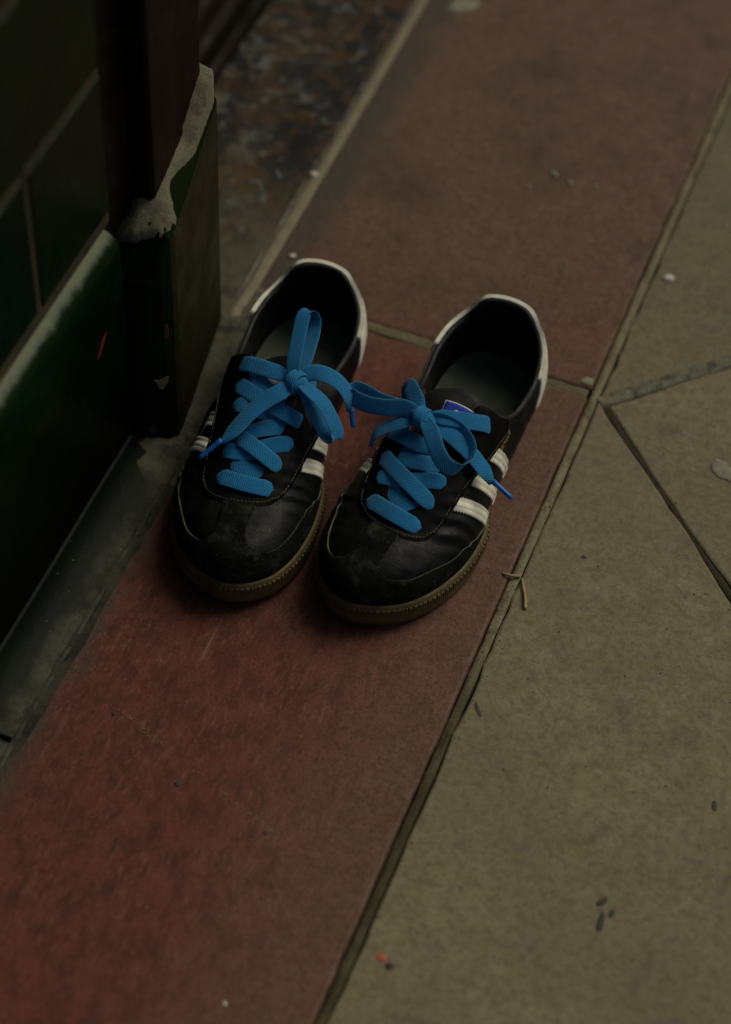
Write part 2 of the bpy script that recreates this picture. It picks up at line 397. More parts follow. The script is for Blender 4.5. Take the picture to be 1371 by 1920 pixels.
def strip(name, pts, width, z, mat, parent=None, amp=.0012, crown=.001, step=.006, wj=.12, cross=6):
    P = resample(pts, step, closed=False); n = len(P); V = []; F = []
    for i, p in enumerate(P):
        a = P[max(i-1, 0)]; b = P[min(i+1, n-1)]; t = (b-a)/np.linalg.norm(b-a); s = np.array([t[1], -t[0]])
        for k in range(cross):
            f = k/(cross-1)-.5; w_ = width*(1+wj*noise.noise((p[0]*60, p[1]*60, 1.7)))
            q = p+s*f*w_
            h = z+crown*(1-(2*f)**2)+amp*noise.noise((q[0]*110, q[1]*110, 5.0))+amp*.8*noise.noise((q[0]*300, q[1]*300, 2.0))
            V.append((q[0], q[1], h))
    for i in range(n-1):
        for k in range(cross-1):
            F.append((i*cross+k, i*cross+k+1, (i+1)*cross+k+1, (i+1)*cross+k))
    # underside so the strip has a body
    base = len(V); V += [(x, y, z-.012) for x, y, _ in V]
    for i in range(n-1):
        F.append((i*cross, (i+1)*cross, base+(i+1)*cross, base+i*cross)); k = cross-1
        F.append((i*cross+k, base+i*cross+k, base+(i+1)*cross+k, (i+1)*cross+k))
    return mesh(name, V, F, mat, parent)
def prism_y(name, prof, y0, y1, mat, parent=None, seg=10, round_end=0.0, bow=0.0):
    """profile in (x,z) extruded along the wall; ends eased inwards by round_end"""
    P = np.array(prof, float); n = len(P); ys = []
    if round_end:
        for k in range(4): ys.append((y0+round_end*(1-math.cos(k/4*math.pi/2)), round_end*(1-math.sin(k/4*math.pi/2))))
    ys += [(y0+round_end+(y1-y0-2*round_end)*k/seg, 0) for k in range(seg+1)]
    if round_end:
        for k in range(3, -1, -1): ys.append((y1-round_end*(1-math.cos(k/4*math.pi/2)), round_end*(1-math.sin(k/4*math.pi/2))))
    c = P.mean(0); V = []; F = []
    for y, e in ys:
        for q in P:
            d = c-q; L = np.linalg.norm(d); qq = q+d/L*min(e*1.0, L*.5)
            V.append((qq[0]+bow*noise.noise((y*9, q[1]*9, 2.2)), y, qq[1]))
    m = len(ys)
    for i in range(m-1):
        for k in range(n):
            j = (k+1) % n; F.append((i*n+k, i*n+j, (i+1)*n+j, (i+1)*n+k))
    F.append(tuple(range(n))[::-1]); F.append(tuple(range((m-1)*n, m*n)))
    o = mesh(name, V, F, mat, parent); bm = bmesh.new(); bm.from_mesh(o.data); bmesh.ops.recalc_face_normals(bm, faces=bm.faces); bm.to_mesh(o.data); bm.free()
    return o
def rect(x0, x1, y0, y1): return [(x0, y0), (x1, y0), (x1, y1), (x0, y1)]
def boxm(name, x0, x1, y0, y1, z0, z1, mat, parent=None, bev=.002):
    bm = bmesh.new(); r = bmesh.ops.create_cube(bm, size=1)
    for v in bm.verts: v.co = Vector(((x0+x1)/2+v.co.x*(x1-x0), (y0+y1)/2+v.co.y*(y1-y0), (z0+z1)/2+v.co.z*(z1-z0)))
    if bev: bmesh.ops.bevel(bm, geom=bm.edges[:], offset=bev, segments=3, profile=.6, affect='EDGES')
    me = bpy.data.meshes.new(name); bm.to_mesh(me); bm.free(); me.materials.append(mat)
    return link(bpy.data.objects.new(name, me), parent)

# ground sheet far out
g = mesh('ground', [(-60, -60, -.03), (60, -60, -.03), (60, 60, -.03), (-60, 60, -.03)], [(0, 1, 2, 3)], M['ground'], smooth=False); tag(g, kind='structure')

# red tiled strip in front of the shop
path = empty('path'); tag(path, kind='structure')
YJ = .0045
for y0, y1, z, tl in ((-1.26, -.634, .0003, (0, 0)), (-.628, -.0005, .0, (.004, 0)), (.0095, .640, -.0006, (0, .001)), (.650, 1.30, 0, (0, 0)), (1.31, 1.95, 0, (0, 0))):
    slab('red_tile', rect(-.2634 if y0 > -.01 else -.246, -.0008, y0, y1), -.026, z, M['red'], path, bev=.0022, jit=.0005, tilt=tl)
for yj in (-.631, .645, 1.305): strip('mortar_joint', [(-.246, yj), (-.002, yj)], .0100, -.0018, M['mortar'], path)
strip('mortar_joint', [(-.268, .0062), (-.002, .0028)], .0105, -.0016, M['mortar'], path)
strip('mortar_joint', [(-.2678, -.030), (-.2678, 1.95)], .0086, .0012, M['grout'], path, amp=.0008, crown=.0012, step=.01)
o = strip('mortar_joint', [(.0034, -1.26), (.0032, -.2), (.0032, 0), (.0028, 1.95)], .0062, -.0012, M['strip_joint'], path, amp=.0016, step=.008)
for v in o.data.vertices: v.co.z -= .0024*min(1, max(0, (-.22-v.co.y)/.10))

# diagonal sandstone pavement
pav = empty('pavement'); tag(pav, kind='structure')
s2 = math.sqrt(.5); X0 = .0072
def diag(u, v): return ((u+v)*s2+X0+.003, (u-v)*s2)      # u runs up-right, v down-right
S = .60
# whole slab with its corner at the strip, then neighbours, each trimmed by the strip edge
slab('paving_slab', [diag(.0022, .004), diag(S, .004), diag(S, S), diag(.0022, S)], -.03, -.0012, M['slab'], pav, bev=.0018, jit=.0008, tilt=(.0015, 0))
def half(y0, y1):      # triangular half slabs along the strip edge
    ym = (y0+y1)/2; d = (y1-y0)/2
    return [(X0, y0), (X0+d, ym), (X0, y1)]
D = S*math.sqrt(2)
for k in (-2, -1, 0, 1):
    y0 = k*D+.012; y1 = (k+1)*D-.012
    if k != -1 and k != 0: slab('paving_slab', half(y0, y1), -.03, -.001, M['slab'], pav, bev=.0018, jit=.0008)
slab('paving_slab', [(X0, .0006), (X0, -D+.012), (X0+D/2-.0015, -D/2)], -.03, -.0008, M['slab'], pav, bev=.0018, jit=.0008, tilt=(-.001, 0))
slab('paving_slab', [(X0, .0035), (X0+D/2-.006, D/2), (X0, D-.012)], -.03, -.0022, M['slab'], pav, bev=.0018, jit=.0008)
for iu, iv in ((-1, 1), (1, -1), (-1, 2), (2, -1), (0, 1), (1, 0), (1, 1), (0, 2), (2, 0)):
    u0 = iu*S+.005*(1 if iu else .8); v0 = iv*S+.005
    slab('paving_slab', [diag(u0, v0), diag((iu+1)*S-.005, v0), diag((iu+1)*S-.005, (iv+1)*S-.005), diag(u0, (iv+1)*S-.005)], -.03, -.001, M['slab'], pav, bev=.0018, jit=.0008)
M['joint2'] = mat_mortar('blue_grey_joint', (.215, .190, .118), (.135, .130, .094), (.066, .066, .052), (.50, .62), 110)
strip('mortar_joint', [diag(-.002, -.0010), diag(.60, -.0010)], .0100, -.0014, M['joint2'], pav, amp=.0014)
strip('dark_gap', [diag(.0004, .002), diag(.0004, .30), diag(.0004, .60)], .0060, -.0036, M['groove'], pav, amp=.0010, wj=.5)
strip('dark_gap', [(.0032, -1.26), (.0032, -.02), (.0032, .4), (.0032, 1.95)], .0085, -.0048, M['groove'], path, amp=.0010, wj=.5)

# recessed entry floor behind the strip
entry = empty('floor'); tag(entry, kind='structure')
slab('entry_tile', rect(-.386, -.2722, -.030, .62), -.026, .0008, M['entry'], entry, bev=.002, jit=.0006)
slab('entry_tile', rect(-.386, -.2735, .628, 1.3), -.026, .0008, M['entry'], entry, bev=.002, jit=.0006)
# cement bedding along the wall foot
def cement(name, pts_w, mat, parent):
    V = []; F = []; c = 9
    for i, (y, xa, xb, za, zb) in enumerate(pts_w):
        for k in range(c):
            f = k/(c-1); x = xa+(xb-xa)*f; z = za+(zb-za)*(f**.7 if za > zb else f)
            e = math.sin(f*math.pi)
            V.append((x, y, z+e*.0022*noise.noise((x*70, y*70, 1))+e*.0014*noise.noise((x*200, y*200, 4))))
    for i in range(len(pts_w)-1):
        for k in range(c-1): F.append((i*c+k, i*c+k+1, (i+1)*c+k+1, (i+1)*c+k))
    return mesh(name, V, F, mat, parent)
ys = np.arange(-.200, .006, .004); pw = []
for y in ys:
    j = .004*noise.noise((y*40, 0, 0)); edge = -.2465+.006*noise.noise((y*30, 5, 0))
    inner = -.262 if y < -.14 else -.262-.020*(y+.14)/.14
    pw.append((y, inner-.012, edge, (.010+j)*min(1, max(.08, -y/.04)), .0004))
cement('cement_fillet', pw, M['cement'], entry)
pw = []
for y in np.arange(-1.2, -.19, .006):
    e = .005*noise.noise((y*22, 9, 0))+.003*noise.noise((y*70, 4, 0)); pw.append((y, -.2490, -.2410+e*.8, .0034+.0010*noise.noise((y*60, 1, 1)), .0002))
cement('dirt_fillet', pw, M['dirt'], entry)

V = []; F = []; q = 15
for i in range(q):
    for k in range(q):
        y = -.205+.055*i/(q-1); x = -.286+.046*k/(q-1); e = math.sin(math.pi*i/(q-1))*math.sin(math.pi*k/(q-1))
        V.append((x, y, -.002+e**.6*(.017-.30*(x+.280)*.9+.004*noise.noise((x*80, y*80, 2))+.002*noise.noise((x*220, y*220, 5)))))
for i in range(q-1):
    for k in range(q-1): F.append((i*q+k, i*q+k+1, (i+1)*q+k+1, (i+1)*q+k)[::-1])
mesh('cement_lump', V, F, M['cement'], entry)
# ------------------------------------------------------------------ tiled wall
wall = empty('tiled_wall', (0, 0, 0)); tag(wall, 'dark green glazed tile wall with rounded plinth course and grimy cove foot', 'wall')
XF = -.280                                   # face of plinth course
PE = -.172                                   # its end at the doorway
# backing
boxm('wall_backing', -.62, -.3005, -3.0, PE-.002, -.02, 2.7, M['wall_mortar'], wall, bev=0)
def arc(cx, cz, r, a0, a1, k): return [(cx+r*math.cos(R(a0+(a1-a0)*i/k)), cz+r*math.sin(R(a0+(a1-a0)*i/k))) for i in range(k+1)]
bull = [(-.302, .024), (XF, .024)]+arc(XF-.0155, .196, .0155, 0, 90, 8)+[(-.302, .2115)]
edges = [PE, -.470, -.722, -.997, -1.272, -1.55, -2.0, -2.5]
for i in range(len(edges)-1):
    o = prism_y('plinth_tile', bull, edges[i+1]+.003, edges[i], M['bull'], wall, seg=12, round_end=.004, bow=.0012)
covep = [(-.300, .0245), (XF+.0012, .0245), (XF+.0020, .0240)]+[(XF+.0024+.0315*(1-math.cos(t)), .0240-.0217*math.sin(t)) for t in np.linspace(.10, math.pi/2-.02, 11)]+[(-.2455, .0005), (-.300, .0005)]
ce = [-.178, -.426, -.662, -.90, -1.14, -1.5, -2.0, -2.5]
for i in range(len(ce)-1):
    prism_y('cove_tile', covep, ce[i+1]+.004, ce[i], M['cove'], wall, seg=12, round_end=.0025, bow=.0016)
for ye in edges[1:-1]: boxm('mortar_joint', -.300, XF-.0012, ye-.001, ye+.004, .024, .205, M['wall_mortar'], wall, bev=.0006)
# upper courses, brick bond
TH = .1125; z = .2165; r = 0
XU = -.2895
while z < 1.35:
    y = PE+.008; L = (.100 if r % 2 == 0 else .212)
    while y > -2.4:
        o = boxm('tile', -.303, XU+.0006*random.uniform(-1, 1), y-L+.0030, y, z+.0028, z+TH, M['glaze'], wall, bev=.0035)
        y -= L; L = .212
    z += TH+.004; r += 1
for k in range(9):
    zz = .2165+k*(TH+.004)
    boxm('mortar_joint', -.303, XU-.0010, -2.4, PE+.006, zz-.0040 if k else zz-.006, zz+.0034, M['wall_mortar'], wall, bev=.0008)
    y = PE+.008-(.100 if k % 2 == 0 else .212)
    while y > -2.4 and k < 9:
        boxm('mortar_joint', -.303, XU-.0010, y-.0008, y+.0040, zz+.003, zz+TH+.001, M['wall_mortar'], wall, bev=.0006); y -= .212
boxm('wall_panel', -.62, -.292, -3.0, PE, 1.37, 2.7, M['render'], wall, bev=.004)
# smear of red paint
def blob(name, c, rx, ry, ang, mat, parent=None, h=.0006, seed=0, n=22, jag=.25, axis='z'):
    """thin irregular domed patch lying on a surface; c is its base point"""
    V = []; F = []; ca, sa = math.cos(ang), math.sin(ang)
    for ring, (f, hh) in enumerate(((1, -.0003), (.93, h*.55), (.6, h), (.25, h*1.05))):
        for i in range(n):
            t = 2*math.pi*i/n; q = f*(1+jag*noise.noise((math.cos(t)*1.3+seed*7.3, math.sin(t)*1.3, seed*3.1))+jag*.5*noise.noise((math.cos(t)*3+seed, math.sin(t)*3, 2.0)))
            x, y = rx*math.cos(t)*q, ry*math.sin(t)*q; x, y = x*ca-y*sa, x*sa+y*ca
            V.append((x, y, hh) if axis == 'z' else ((hh, x, y) if axis == 'x' else (x, -hh, y)))
    m = len(V); V.append((0, 0, h*1.05) if axis == 'z' else ((h*1.05, 0, 0) if axis == 'x' else (0, -h*1.05, 0)))
    for rg in range(3):
        for i in range(n):
            k = (i+1) % n; F.append((rg*n+i, rg*n+k, (rg+1)*n+k, (rg+1)*n+i))
    for i in range(n): F.append((3*n+i, 3*n+(i+1) % n, m))
    if axis == 'y': pass
    o = mesh(name, V, F, mat, parent); o.location = c; return o
blob('paint_smear', (XF-.0002, -.208, .1405), .010, .0022, .75, M['redmark'], wall, .0004, 3, axis='x')

# pier at the doorway: glazed base, mortar bed, painted timber post
pier = empty('doorway_pier', (-.29, -.08, 0)); tag(pier, 'olive and dark green glazed pier base with crumbling mortar top beside the shoes', 'pier')
PO = Vector((-.29, -.08, 0))
foot = [(-.345, -.166), (-.279, -.166)]+[(-.2745, -.1655), (-.2680, -.1630), (-.2605, -.1570), (-.2565, -.1500), (-.2568, -.142)]+[(-.2735, -.036), (-.2775, -.031), (-.345, -.030)]
def footprint(scale_in, z):
    P = np.array(foot); return [(x, y, z) for x, y in P]
P = resample(foot, .004); n = len(P); V = []; F = []
topz = lambda x, y: .1925+.020*max(0, min(1, (y+.15)/.115))-(.030*min(1, max(0, (-.150-y)/.006)) if x < -.262 else 0)
lev = [-.01, .02, .05, .1, .15, None]
for zl in lev:
    for x, y in P:
        zz = topz(x, y)+.0022*noise.noise((x*160, y*160, 0)) if zl is None else zl
        V.append((x-PO.x, y-PO.y, zz))
for l_ in range(len(lev)-1):
    for i in range(n):
        k = (i+1) % n; F.append((l_*n+i, l_*n+k, (l_+1)*n+k, (l_+1)*n+i))
fm = []
for f in F:
    x, y = P[f[0] % n]; fm.append(1 if (y > -.151 and x > -.279) else 0)
F.append(tuple(range((len(lev)-1)*n, len(lev)*n))); fm.append(0)
mesh('glazed_base', V, F, None, pier, mats=[M['pier_green'], M['olive'], M['groove']], fm=fm, smooth=False)
# mortar bed sloping up to the post, with a notch and a crumbling lump
bed_o = [(-.320, -.1490), (-.290, -.1500), (-.2760, -.1520), (-.2680, -.1575), (-.2615, -.1550), (-.2575, -.1460), (-.2590, -.1350), (-.2690, -.1210), (-.2750, -.1080), (-.2735, -.0950), (-.2700, -.080), (-.2735, -.050), (-.2765, -.0340), (-.2860, -.0310), (-.330, -.0300)]
bo = resample(smooth_curve(bed_o, 6, True), .0025)
bo = bo+np.array([(.0012*noise.noise((p[0]*260, p[1]*260, 1)), .0012*noise.noise((p[0]*260, p[1]*260, 7))) for p in bo])
Vb, Tb, Lb = fill(bo, None, .0028)
V = []
for x, y in Vb:
    d = min(1, max(0, (-.2600-x)/.022)); z_ = topz(x, y)+.003+.006*d+.0014*noise.noise((x*90, y*90, 3))+.0010*noise.noise((x*260, y*260, 6))+.0006*noise.noise((x*600, y*600, 1))
    if y < -.128: z_ -= .016*min(1, (-.128-y)/.026)
    if x < -.285 and y < -.13: z_ -= .018*min(1, (-.285-x)/.02)
    z_ += .014*min(1, max(0, (y+.078)/.036))
    lump = math.exp(-(((x+.264)/.008)**2+((y+.146)/.010)**2)); z_ += .007*lump*(1+noise.noise((x*400, y*400, 2)))
    V.append((x-PO.x, y-PO.y, z_))
nb = len(V); F = [tuple(t) for t in Tb]; lp = Lb[0]
V += [(V[i][0], V[i][1], V[i][2]-.030-.004*noise.noise((Vb[i][0]*120, Vb[i][1]*120, 8))) for i in lp]
area = sum(Vb[lp[i]][0]*Vb[lp[(i+1) % len(lp)]][1]-Vb[lp[(i+1) % len(lp)]][0]*Vb[lp[i]][1] for i in range(len(lp)))
for i in range(len(lp)):
    k = (i+1) % len(lp); q = (lp[i], nb+i, nb+k, lp[k]); F.append(q if area > 0 else q[::-1])
mesh('mortar_bed', V, F, M['pale'], pier)
# chips knocked out of the glaze on the narrow face
for c, poly, mt in (((-.2632, -.1598, .064), [(-5.2, 5.0), (-1, 3.6), (2.5, 5.6), (5.2, 6.4), (4.6, 0), (2.2, -4.5), (.4, -6.8), (-2.2, -4.2), (-3.0, .4)], M['cream']), ((-.2598, -.1560, .112), [(-1.5, 7), (1.2, 8.2), (2.0, 2), (1.8, -5.5), (-.8, -6.5), (-2.6, -4.6), (-1.6, 0)], M['rust']), ((-.2690, -.1636, .018), [(-4, 2), (0, 4.5), (3.5, 1), (2, -4), (-2, -5)], M['rust'])):
    P_ = resample(np.array(poly)/1000, .0012); V = [(x+.0003*noise.noise((x*900, y*900, 1)), -.00012, y+.0003*noise.noise((x*900, y*900, 4))) for x, y in P_]; k_ = len(V)
    V += [(x*.9, -.00030, z_*.9) for x, _, z_ in V]+[(0, -.00025, 0)]
    F = [(i, (i+1) % k_, k_+(i+1) % k_, k_+i) for i in range(k_)]+[(k_+i, k_+(i+1) % k_, 2*k_) for i in range(k_)]
    o = mesh('glaze_chip', V, F, mt, pier, smooth=False); o.location = (c[0]-PO.x, c[1]-PO.y, c[2]); o.rotation_euler = (0, 0, R(36))
    bm = bmesh.new(); bm.from_mesh(o.data); bmesh.ops.recalc_face_normals(bm, faces=bm.faces); bm.to_mesh(o.data); bm.free()
post = empty('door_post', (-.30, -.06, .15)); tag(post, 'dark red brown painted timber door post standing on the glazed pier', 'post')
def post_part(name, poly, z0, z1, mat, bev=.004):
    P = [(x+.30, y+.06) for x, y in poly]; o = slab(name, P, z0-.15, z1-.15, mat, post, bev=.002, jit=.0001, step=.03); return o
post_part('post_face', [(-.345, -.1310), (-.2785, -.1310), (-.2760, -.1280), (-.2798, -.0760), (-.345, -.0760)], .14, 2.35, M['post'])
post_part('post_edge_moulding', [(-.345, -.0758), (-.2812, -.0758), (-.2838, -.0390), (-.2850, -.0360), (-.345, -.036)], .15, 2.35, M['post'])
post_part('post_return', [(-.345, -.168), (-.302, -.168), (-.2925, -.1315), (-.345, -.1315)], .15, 2.35, M['dark_wood'])
# timber threshold and door behind it
thr = empty('door_threshold', (-.40, .3, 0)); tag(thr, 'scuffed dark timber threshold at the back of the entry', 'threshold')
for nm, x0, x1, z0, z1 in (('threshold_board', -.398, -.3865, -.01, .010), ('threshold_board', -.413, -.3985, -.01, .022), ('threshold_board', -.430, -.4135, -.01, .036)):
    o = prism_y(nm, [(x0, z0), (x1, z0), (x1, z1-.003), (x1-.002, z1), (x0, z1+.001)], -.03, 1.3, M['dark_wood'], thr, seg=40, bow=.0012)
    o.location = (.40, -.3, 0)
door = empty('door', (-.44, .3, .04)); tag(door, 'dark timber door above the threshold', 'door')
o = boxm('door_leaf', -.475, -.4305, -.03, 1.3, .038, 2.3, M['door'], door, bev=.003); o.location = (.44, -.3, -.04)
o = boxm('door_rail', -.4302, -.424, -.03, 1.3, .045, .21, M['door'], door, bev=.003); o.location = (.44, -.3, -.04)

# ------------------------------------------------------------------ sneakers: one shaped surface, panels cut from it
# ---- shoe surface (local: a from heel to toe, b lateral, z up; metres) ----
SOLE=[(0,0),(1.2,10),(5,19.5),(14,30.5),(28,37.5),(48,41.5),(78,43),(108,44),(138,47),(165,51),(188,50.5),(206,46.5),(224,39.5),(240,29.5),(251,17.5),(257.5,5),(261,-9),(257.5,-23),(250,-33.5),(240,-41.5),(224,-48),(206,-51.5),(188,-52.5),(165,-50.5),(138,-44.5),(108,-40),(78,-39),(48,-39.5),(28,-36.5),(14,-30),(5,-19.5),(1.2,-10)]
def closed_spline(P,k=14):
    P=np.array(P,float);n=len(P);out=[]
    for i in range(n):
        p0,p1,p2,p3=P[i-1],P[i],P[(i+1)%n],P[(i+2)%n]
        for j in range(k):
            t=j/k
            out.append(.5*((2*p1)+(-p0+p2)*t+(2*p0-5*p1+4*p2-p3)*t*t+(-p0+3*p1-3*p2+p3)*t**3))
    return np.array(out)
OUT=closed_spline(SOLE)/1000
def inset(poly,d):
    t=np.roll(poly,-1,0)-np.roll(poly,1,0);t/=np.linalg.norm(t,axis=1)[:,None]
    n=np.stack([t[:,1],-t[:,0]],1)      # outward for this (clockwise: lateral first) order?
    c=poly.mean(0)
    s=np.sign(((poly-c)*n).sum(1).mean())
    return poly-n*s*(d[:,None] if np.ndim(d) else d)
UP=inset(OUT,.0032)
A0,AH,U=.205,.038,.085
PH=-(A0-AH)/U
_i=np.arange(len(UP))
iTip=int(np.argmax(UP[:,0]))
latp=UP[:iTip+1];medp=UP[iTip:]
_la=latp[np.argsort(latp[:,0])];_ma=medp[np.argsort(medp[:,0])]
def lat(a):return np.interp(a,_la[:,0],_la[:,1])
def med(a):return np.interp(a,_ma[:,0],_ma[:,1])
def yc(a):return .5*(lat(a)+med(a))
HC=([.038,.06,.08,.10,.11,.13,.15,.17,.19,.205],[.108,.108,.104,.095,.0895,.0795,.071,.0635,.0565,.0515])
NN=([.038,.08,.11,.14,.17,.205],[4.0,3.4,2.7,2.35,2.2,2.3])
def hc(a):return np.interp(a,*HC)
def spring(a):return .0065*np.clip((a-.190)/.071,0,1)**2
ZE=.018
CT=np.array([A0,yc(A0)]);CH=np.array([AH,yc(AH)])
def _ang(tab,c,sg):
    d=tab-c;th=np.arctan2(d[:,1],sg*d[:,0]);m=sg*d[:,0]>=-1e-4;th=th[m];r=np.hypot(d[m,0],d[m,1]);o=np.argsort(th);return th[o],r[o]
TT=_ang(UP,CT,1);TH=_ang(UP,CH,-1)
def surf(P,off=0.):
    """P: (N,2) flattened coordinates -> (N,3)"""
    P=np.atleast_2d(np.array(P,float));p,q=P[:,0],P[:,1]
    def ev(p,q):
        mid=(p<=0)&(p>=PH);toe=p>0;heel=p<PH
        a=A0+p*U
        Cx=np.where(toe,CT[0],np.where(heel,CH[0],a));Cy=np.where(toe,CT[1],np.where(heel,CH[1],yc(a)))
        rho=np.where(mid,np.abs(q),np.where(toe,np.hypot(p,q),np.hypot(p-PH,q)))
        th=np.where(toe,np.arctan2(q,p),np.arctan2(q,-(p-PH)))
        RR=np.where(toe,np.interp(th,*TT),np.interp(th,*TH))
        dx=np.where(toe,RR*np.cos(th),np.where(heel,-RR*np.cos(th),0));dy=np.where(mid,np.where(q>=0,lat(a),med(a))-Cy,RR*np.sin(th))
        h=np.where(toe,hc(A0),np.where(heel,hc(AH),hc(a)));n=np.where(toe,2.3+.25*np.cos(th)**2,np.where(heel,4.0,np.interp(a,*NN)))
        W=np.hypot(dx,dy);HH=h-ZE
        K=28;ph=np.linspace(0,np.pi/2,K)[None,:]
        f=np.sin(ph)**(2/n[:,None]);g=np.cos(ph)**(2/n[:,None])
        f[:,0]=0;g[:,-1]=0
        X=f*W[:,None];Z=g*HH[:,None]
        L=np.concatenate([np.zeros((len(p),1)),np.cumsum(np.hypot(np.diff(X,axis=1),np.diff(Z,axis=1)),1)],1)
        s=np.clip(rho,0,1.15)*L[:,-1]
        idx=np.clip((L<s[:,None]).sum(1),1,K-1);r=np.arange(len(p))
        t=(s-L[r,idx-1])/np.maximum(L[r,idx]-L[r,idx-1],1e-9)
        fx=f[r,idx-1]+(f[r,idx]-f[r,idx-1])*t;gz=g[r,idx-1]+(g[r,idx]-g[r,idx-1])*t
        x=Cx+dx*fx;y=Cy+dy*fx;z=ZE+HH*gz
        bl=.0035*np.clip((.095-x)/.04,0,1)*np.sin(np.pi*np.clip((z-ZE)/.056,0,1));Wn=np.maximum(W,1e-6);x=x+dx/Wn*bl;y=y+dy/Wn*bl
        return np.stack([x,y,z+spring(x)],1)
    S=ev(p,q)
    if np.any(off):
        e=.012
        du=ev(p+e,q)-ev(p-e,q);dv=ev(p,q+e)-ev(p,q-e)
        n=np.cross(du,dv);n/=np.maximum(np.linalg.norm(n,axis=1),1e-12)[:,None]
        S=S+n*np.reshape(off,(-1,1) if np.ndim(off) else ())
    return S
def zsec(a,b):
    """height of closed last above (a,b), nan outside"""
    if AH<=a<=A0:
        c=yc(a);w=(lat(a)-c) ;h=hc(a);n=np.interp(a,*NN);f=abs(b-c)/w
    elif a>A0:
        d=np.array([a,b])-CT;th=np.arctan2(d[1],d[0]);f=np.hypot(*d)/np.interp(th,*TT);h=hc(A0);n=2.3+.25*np.cos(th)**2
    else:
        d=np.array([a,b])-CH;th=np.arctan2(d[1],-d[0]);f=np.hypot(*d)/np.interp(th,*TH);h=hc(AH);n=4.
    if f>1:return float('nan')
    return ZE+(h-ZE)*(1-f**n)**(1/n)+float(spring(a))
def rho_for(a,side,b=None,z=None):
    r=np.linspace(0,1,201);p=(a-A0)/U
    S=surf(np.stack([np.full(201,p),side*r],1))
    if b is not None:return float(np.interp(abs(b-yc(a)),np.abs(S[:,1]-yc(a)),r))
    return float(np.interp(-z,-S[:,2],r))
def rho_heel(th,side,z):
    r=np.linspace(0,1,201);S=surf(np.stack([PH-r*math.cos(th)-1e-6,side*r*math.sin(th)],1));return float(np.interp(-z,-S[:,2],r))
def dom(a, b):
    """flattened coordinates of the surface point above (a,b)"""
    if a > A0:
        d = np.array([a, b])-CT; th = math.atan2(d[1], d[0]); W = float(np.interp(th, *TT)); f = min(np.hypot(*d)/W, 1); h = hc(A0); n = 2.3+.25*math.cos(th)**2
    else:
        c = yc(a); W = float((lat(a) if b >= c else med(a))-c); f = min(abs(b-c)/abs(W), 1); W = abs(W); h = hc(a); n = float(np.interp(a, *NN)); th = None
    ph = np.linspace(0, math.pi/2, 200); X = np.sin(ph)**(2/n); Z = np.cos(ph)**(2/n); Z[-1] = 0
    L = np.concatenate([[0], np.cumsum(np.hypot(np.diff(X)*W, np.diff(Z)*(h-ZE)))])
    rho = float(np.interp(f, X, L)/L[-1])
    return (rho*math.cos(th), rho*math.sin(th)) if th is not None else ((a-A0)/U, rho*(1 if b >= yc(a) else -1))
def dr(a, side, rho): return ((a-A0)/U, side*rho)
def dz(a, side, z): return dr(a, side, rho_for(a, side, z=z))
def dh(th, side, z):
    t = R(th); r_ = rho_heel(t, side, z); return (PH-r_*math.cos(t), side*r_*math.sin(t))
TC = -.002
THROAT = [(.1905, .0085), (.186, .0115), (.170, .0135), (.150, .0155), (.130, .0175), (.118, .0195), (.112, .0215)]
COLLAR = [(.1075, .0765), (.102, .0695), (.094, .0630), (.082, .0580), (.066, .0565), (.052, .0572), (.042, .0588)]
HEEL = [(78, .0600), (64, .0618), (53, .0648), (46, .0695), (40, .0752), (33, .0786), (16, .0797)]
def side_open(s):
    return [dom(a, TC+s*b) for a, b in THROAT]+[dz(a, s, z) for a, z in COLLAR]+[dh(t, s, z) for t, z in HEEL]
def side_collar(s): return [dz(a, s, z) for a, z in COLLAR]+[dh(t, s, z) for t, z in HEEL]
_l = side_open(1); _m = side_open(-1)
OPEN = np.array([dom(.1935, TC)]+_l+[dh(0, 1, .0799)]+_m[::-1])
OPENs = resample(smooth_curve(OPEN, 6, True), .022)
th_ = np.linspace(math.pi/2, -math.pi/2, 50)
side_p = np.linspace(0, PH, 60)[1:-1]
OR = 1.07
OUTER = np.array([(OR*math.cos(t), OR*math.sin(t)) for t in th_]+[(p, -OR) for p in side_p]+[(PH-OR*math.cos(t), -OR*math.sin(t)) for t in th_]+[(p, OR) for p in side_p[::-1]])[::-1]
def emit(name, V, F, mat, m, parent, **kw):
    V = np.array(V, float).copy(); V[:, 1] *= m
    if m < 0: F = [tuple(f)[::-1] for f in F]
    return mesh(name, V, F, mat, parent, **kw)
def wrinkle(S):
    out = np.zeros(len(S))
    for i, (a, b, z) in enumerate(S):
        w_ = .0008*noise.noise((a*38, b*38, z*38))+.00035*noise.noise((a*110, b*110, z*110))
        g = math.exp(-((a-.186)/.015)**2)*min(1, max(0, (abs(b+.002)-.020)/.012))
        if g > .02: w_ += g*.0012*math.sin((a*.9+abs(b)*.55)*2*math.pi/.0095+3*noise.noise((a*45, b*45, 1)))
        h_ = math.exp(-((a-.07)/.03)**2)*min(1, max(0, (.06-z)/.02))
        w_ += h_*.0006*noise.noise((a*70, b*20, z*90))
        out[i] = w_*min(1, max(0, (z-.024)/.014))-.0016*min(1, max(0, (.030-z)/.010))
    return out
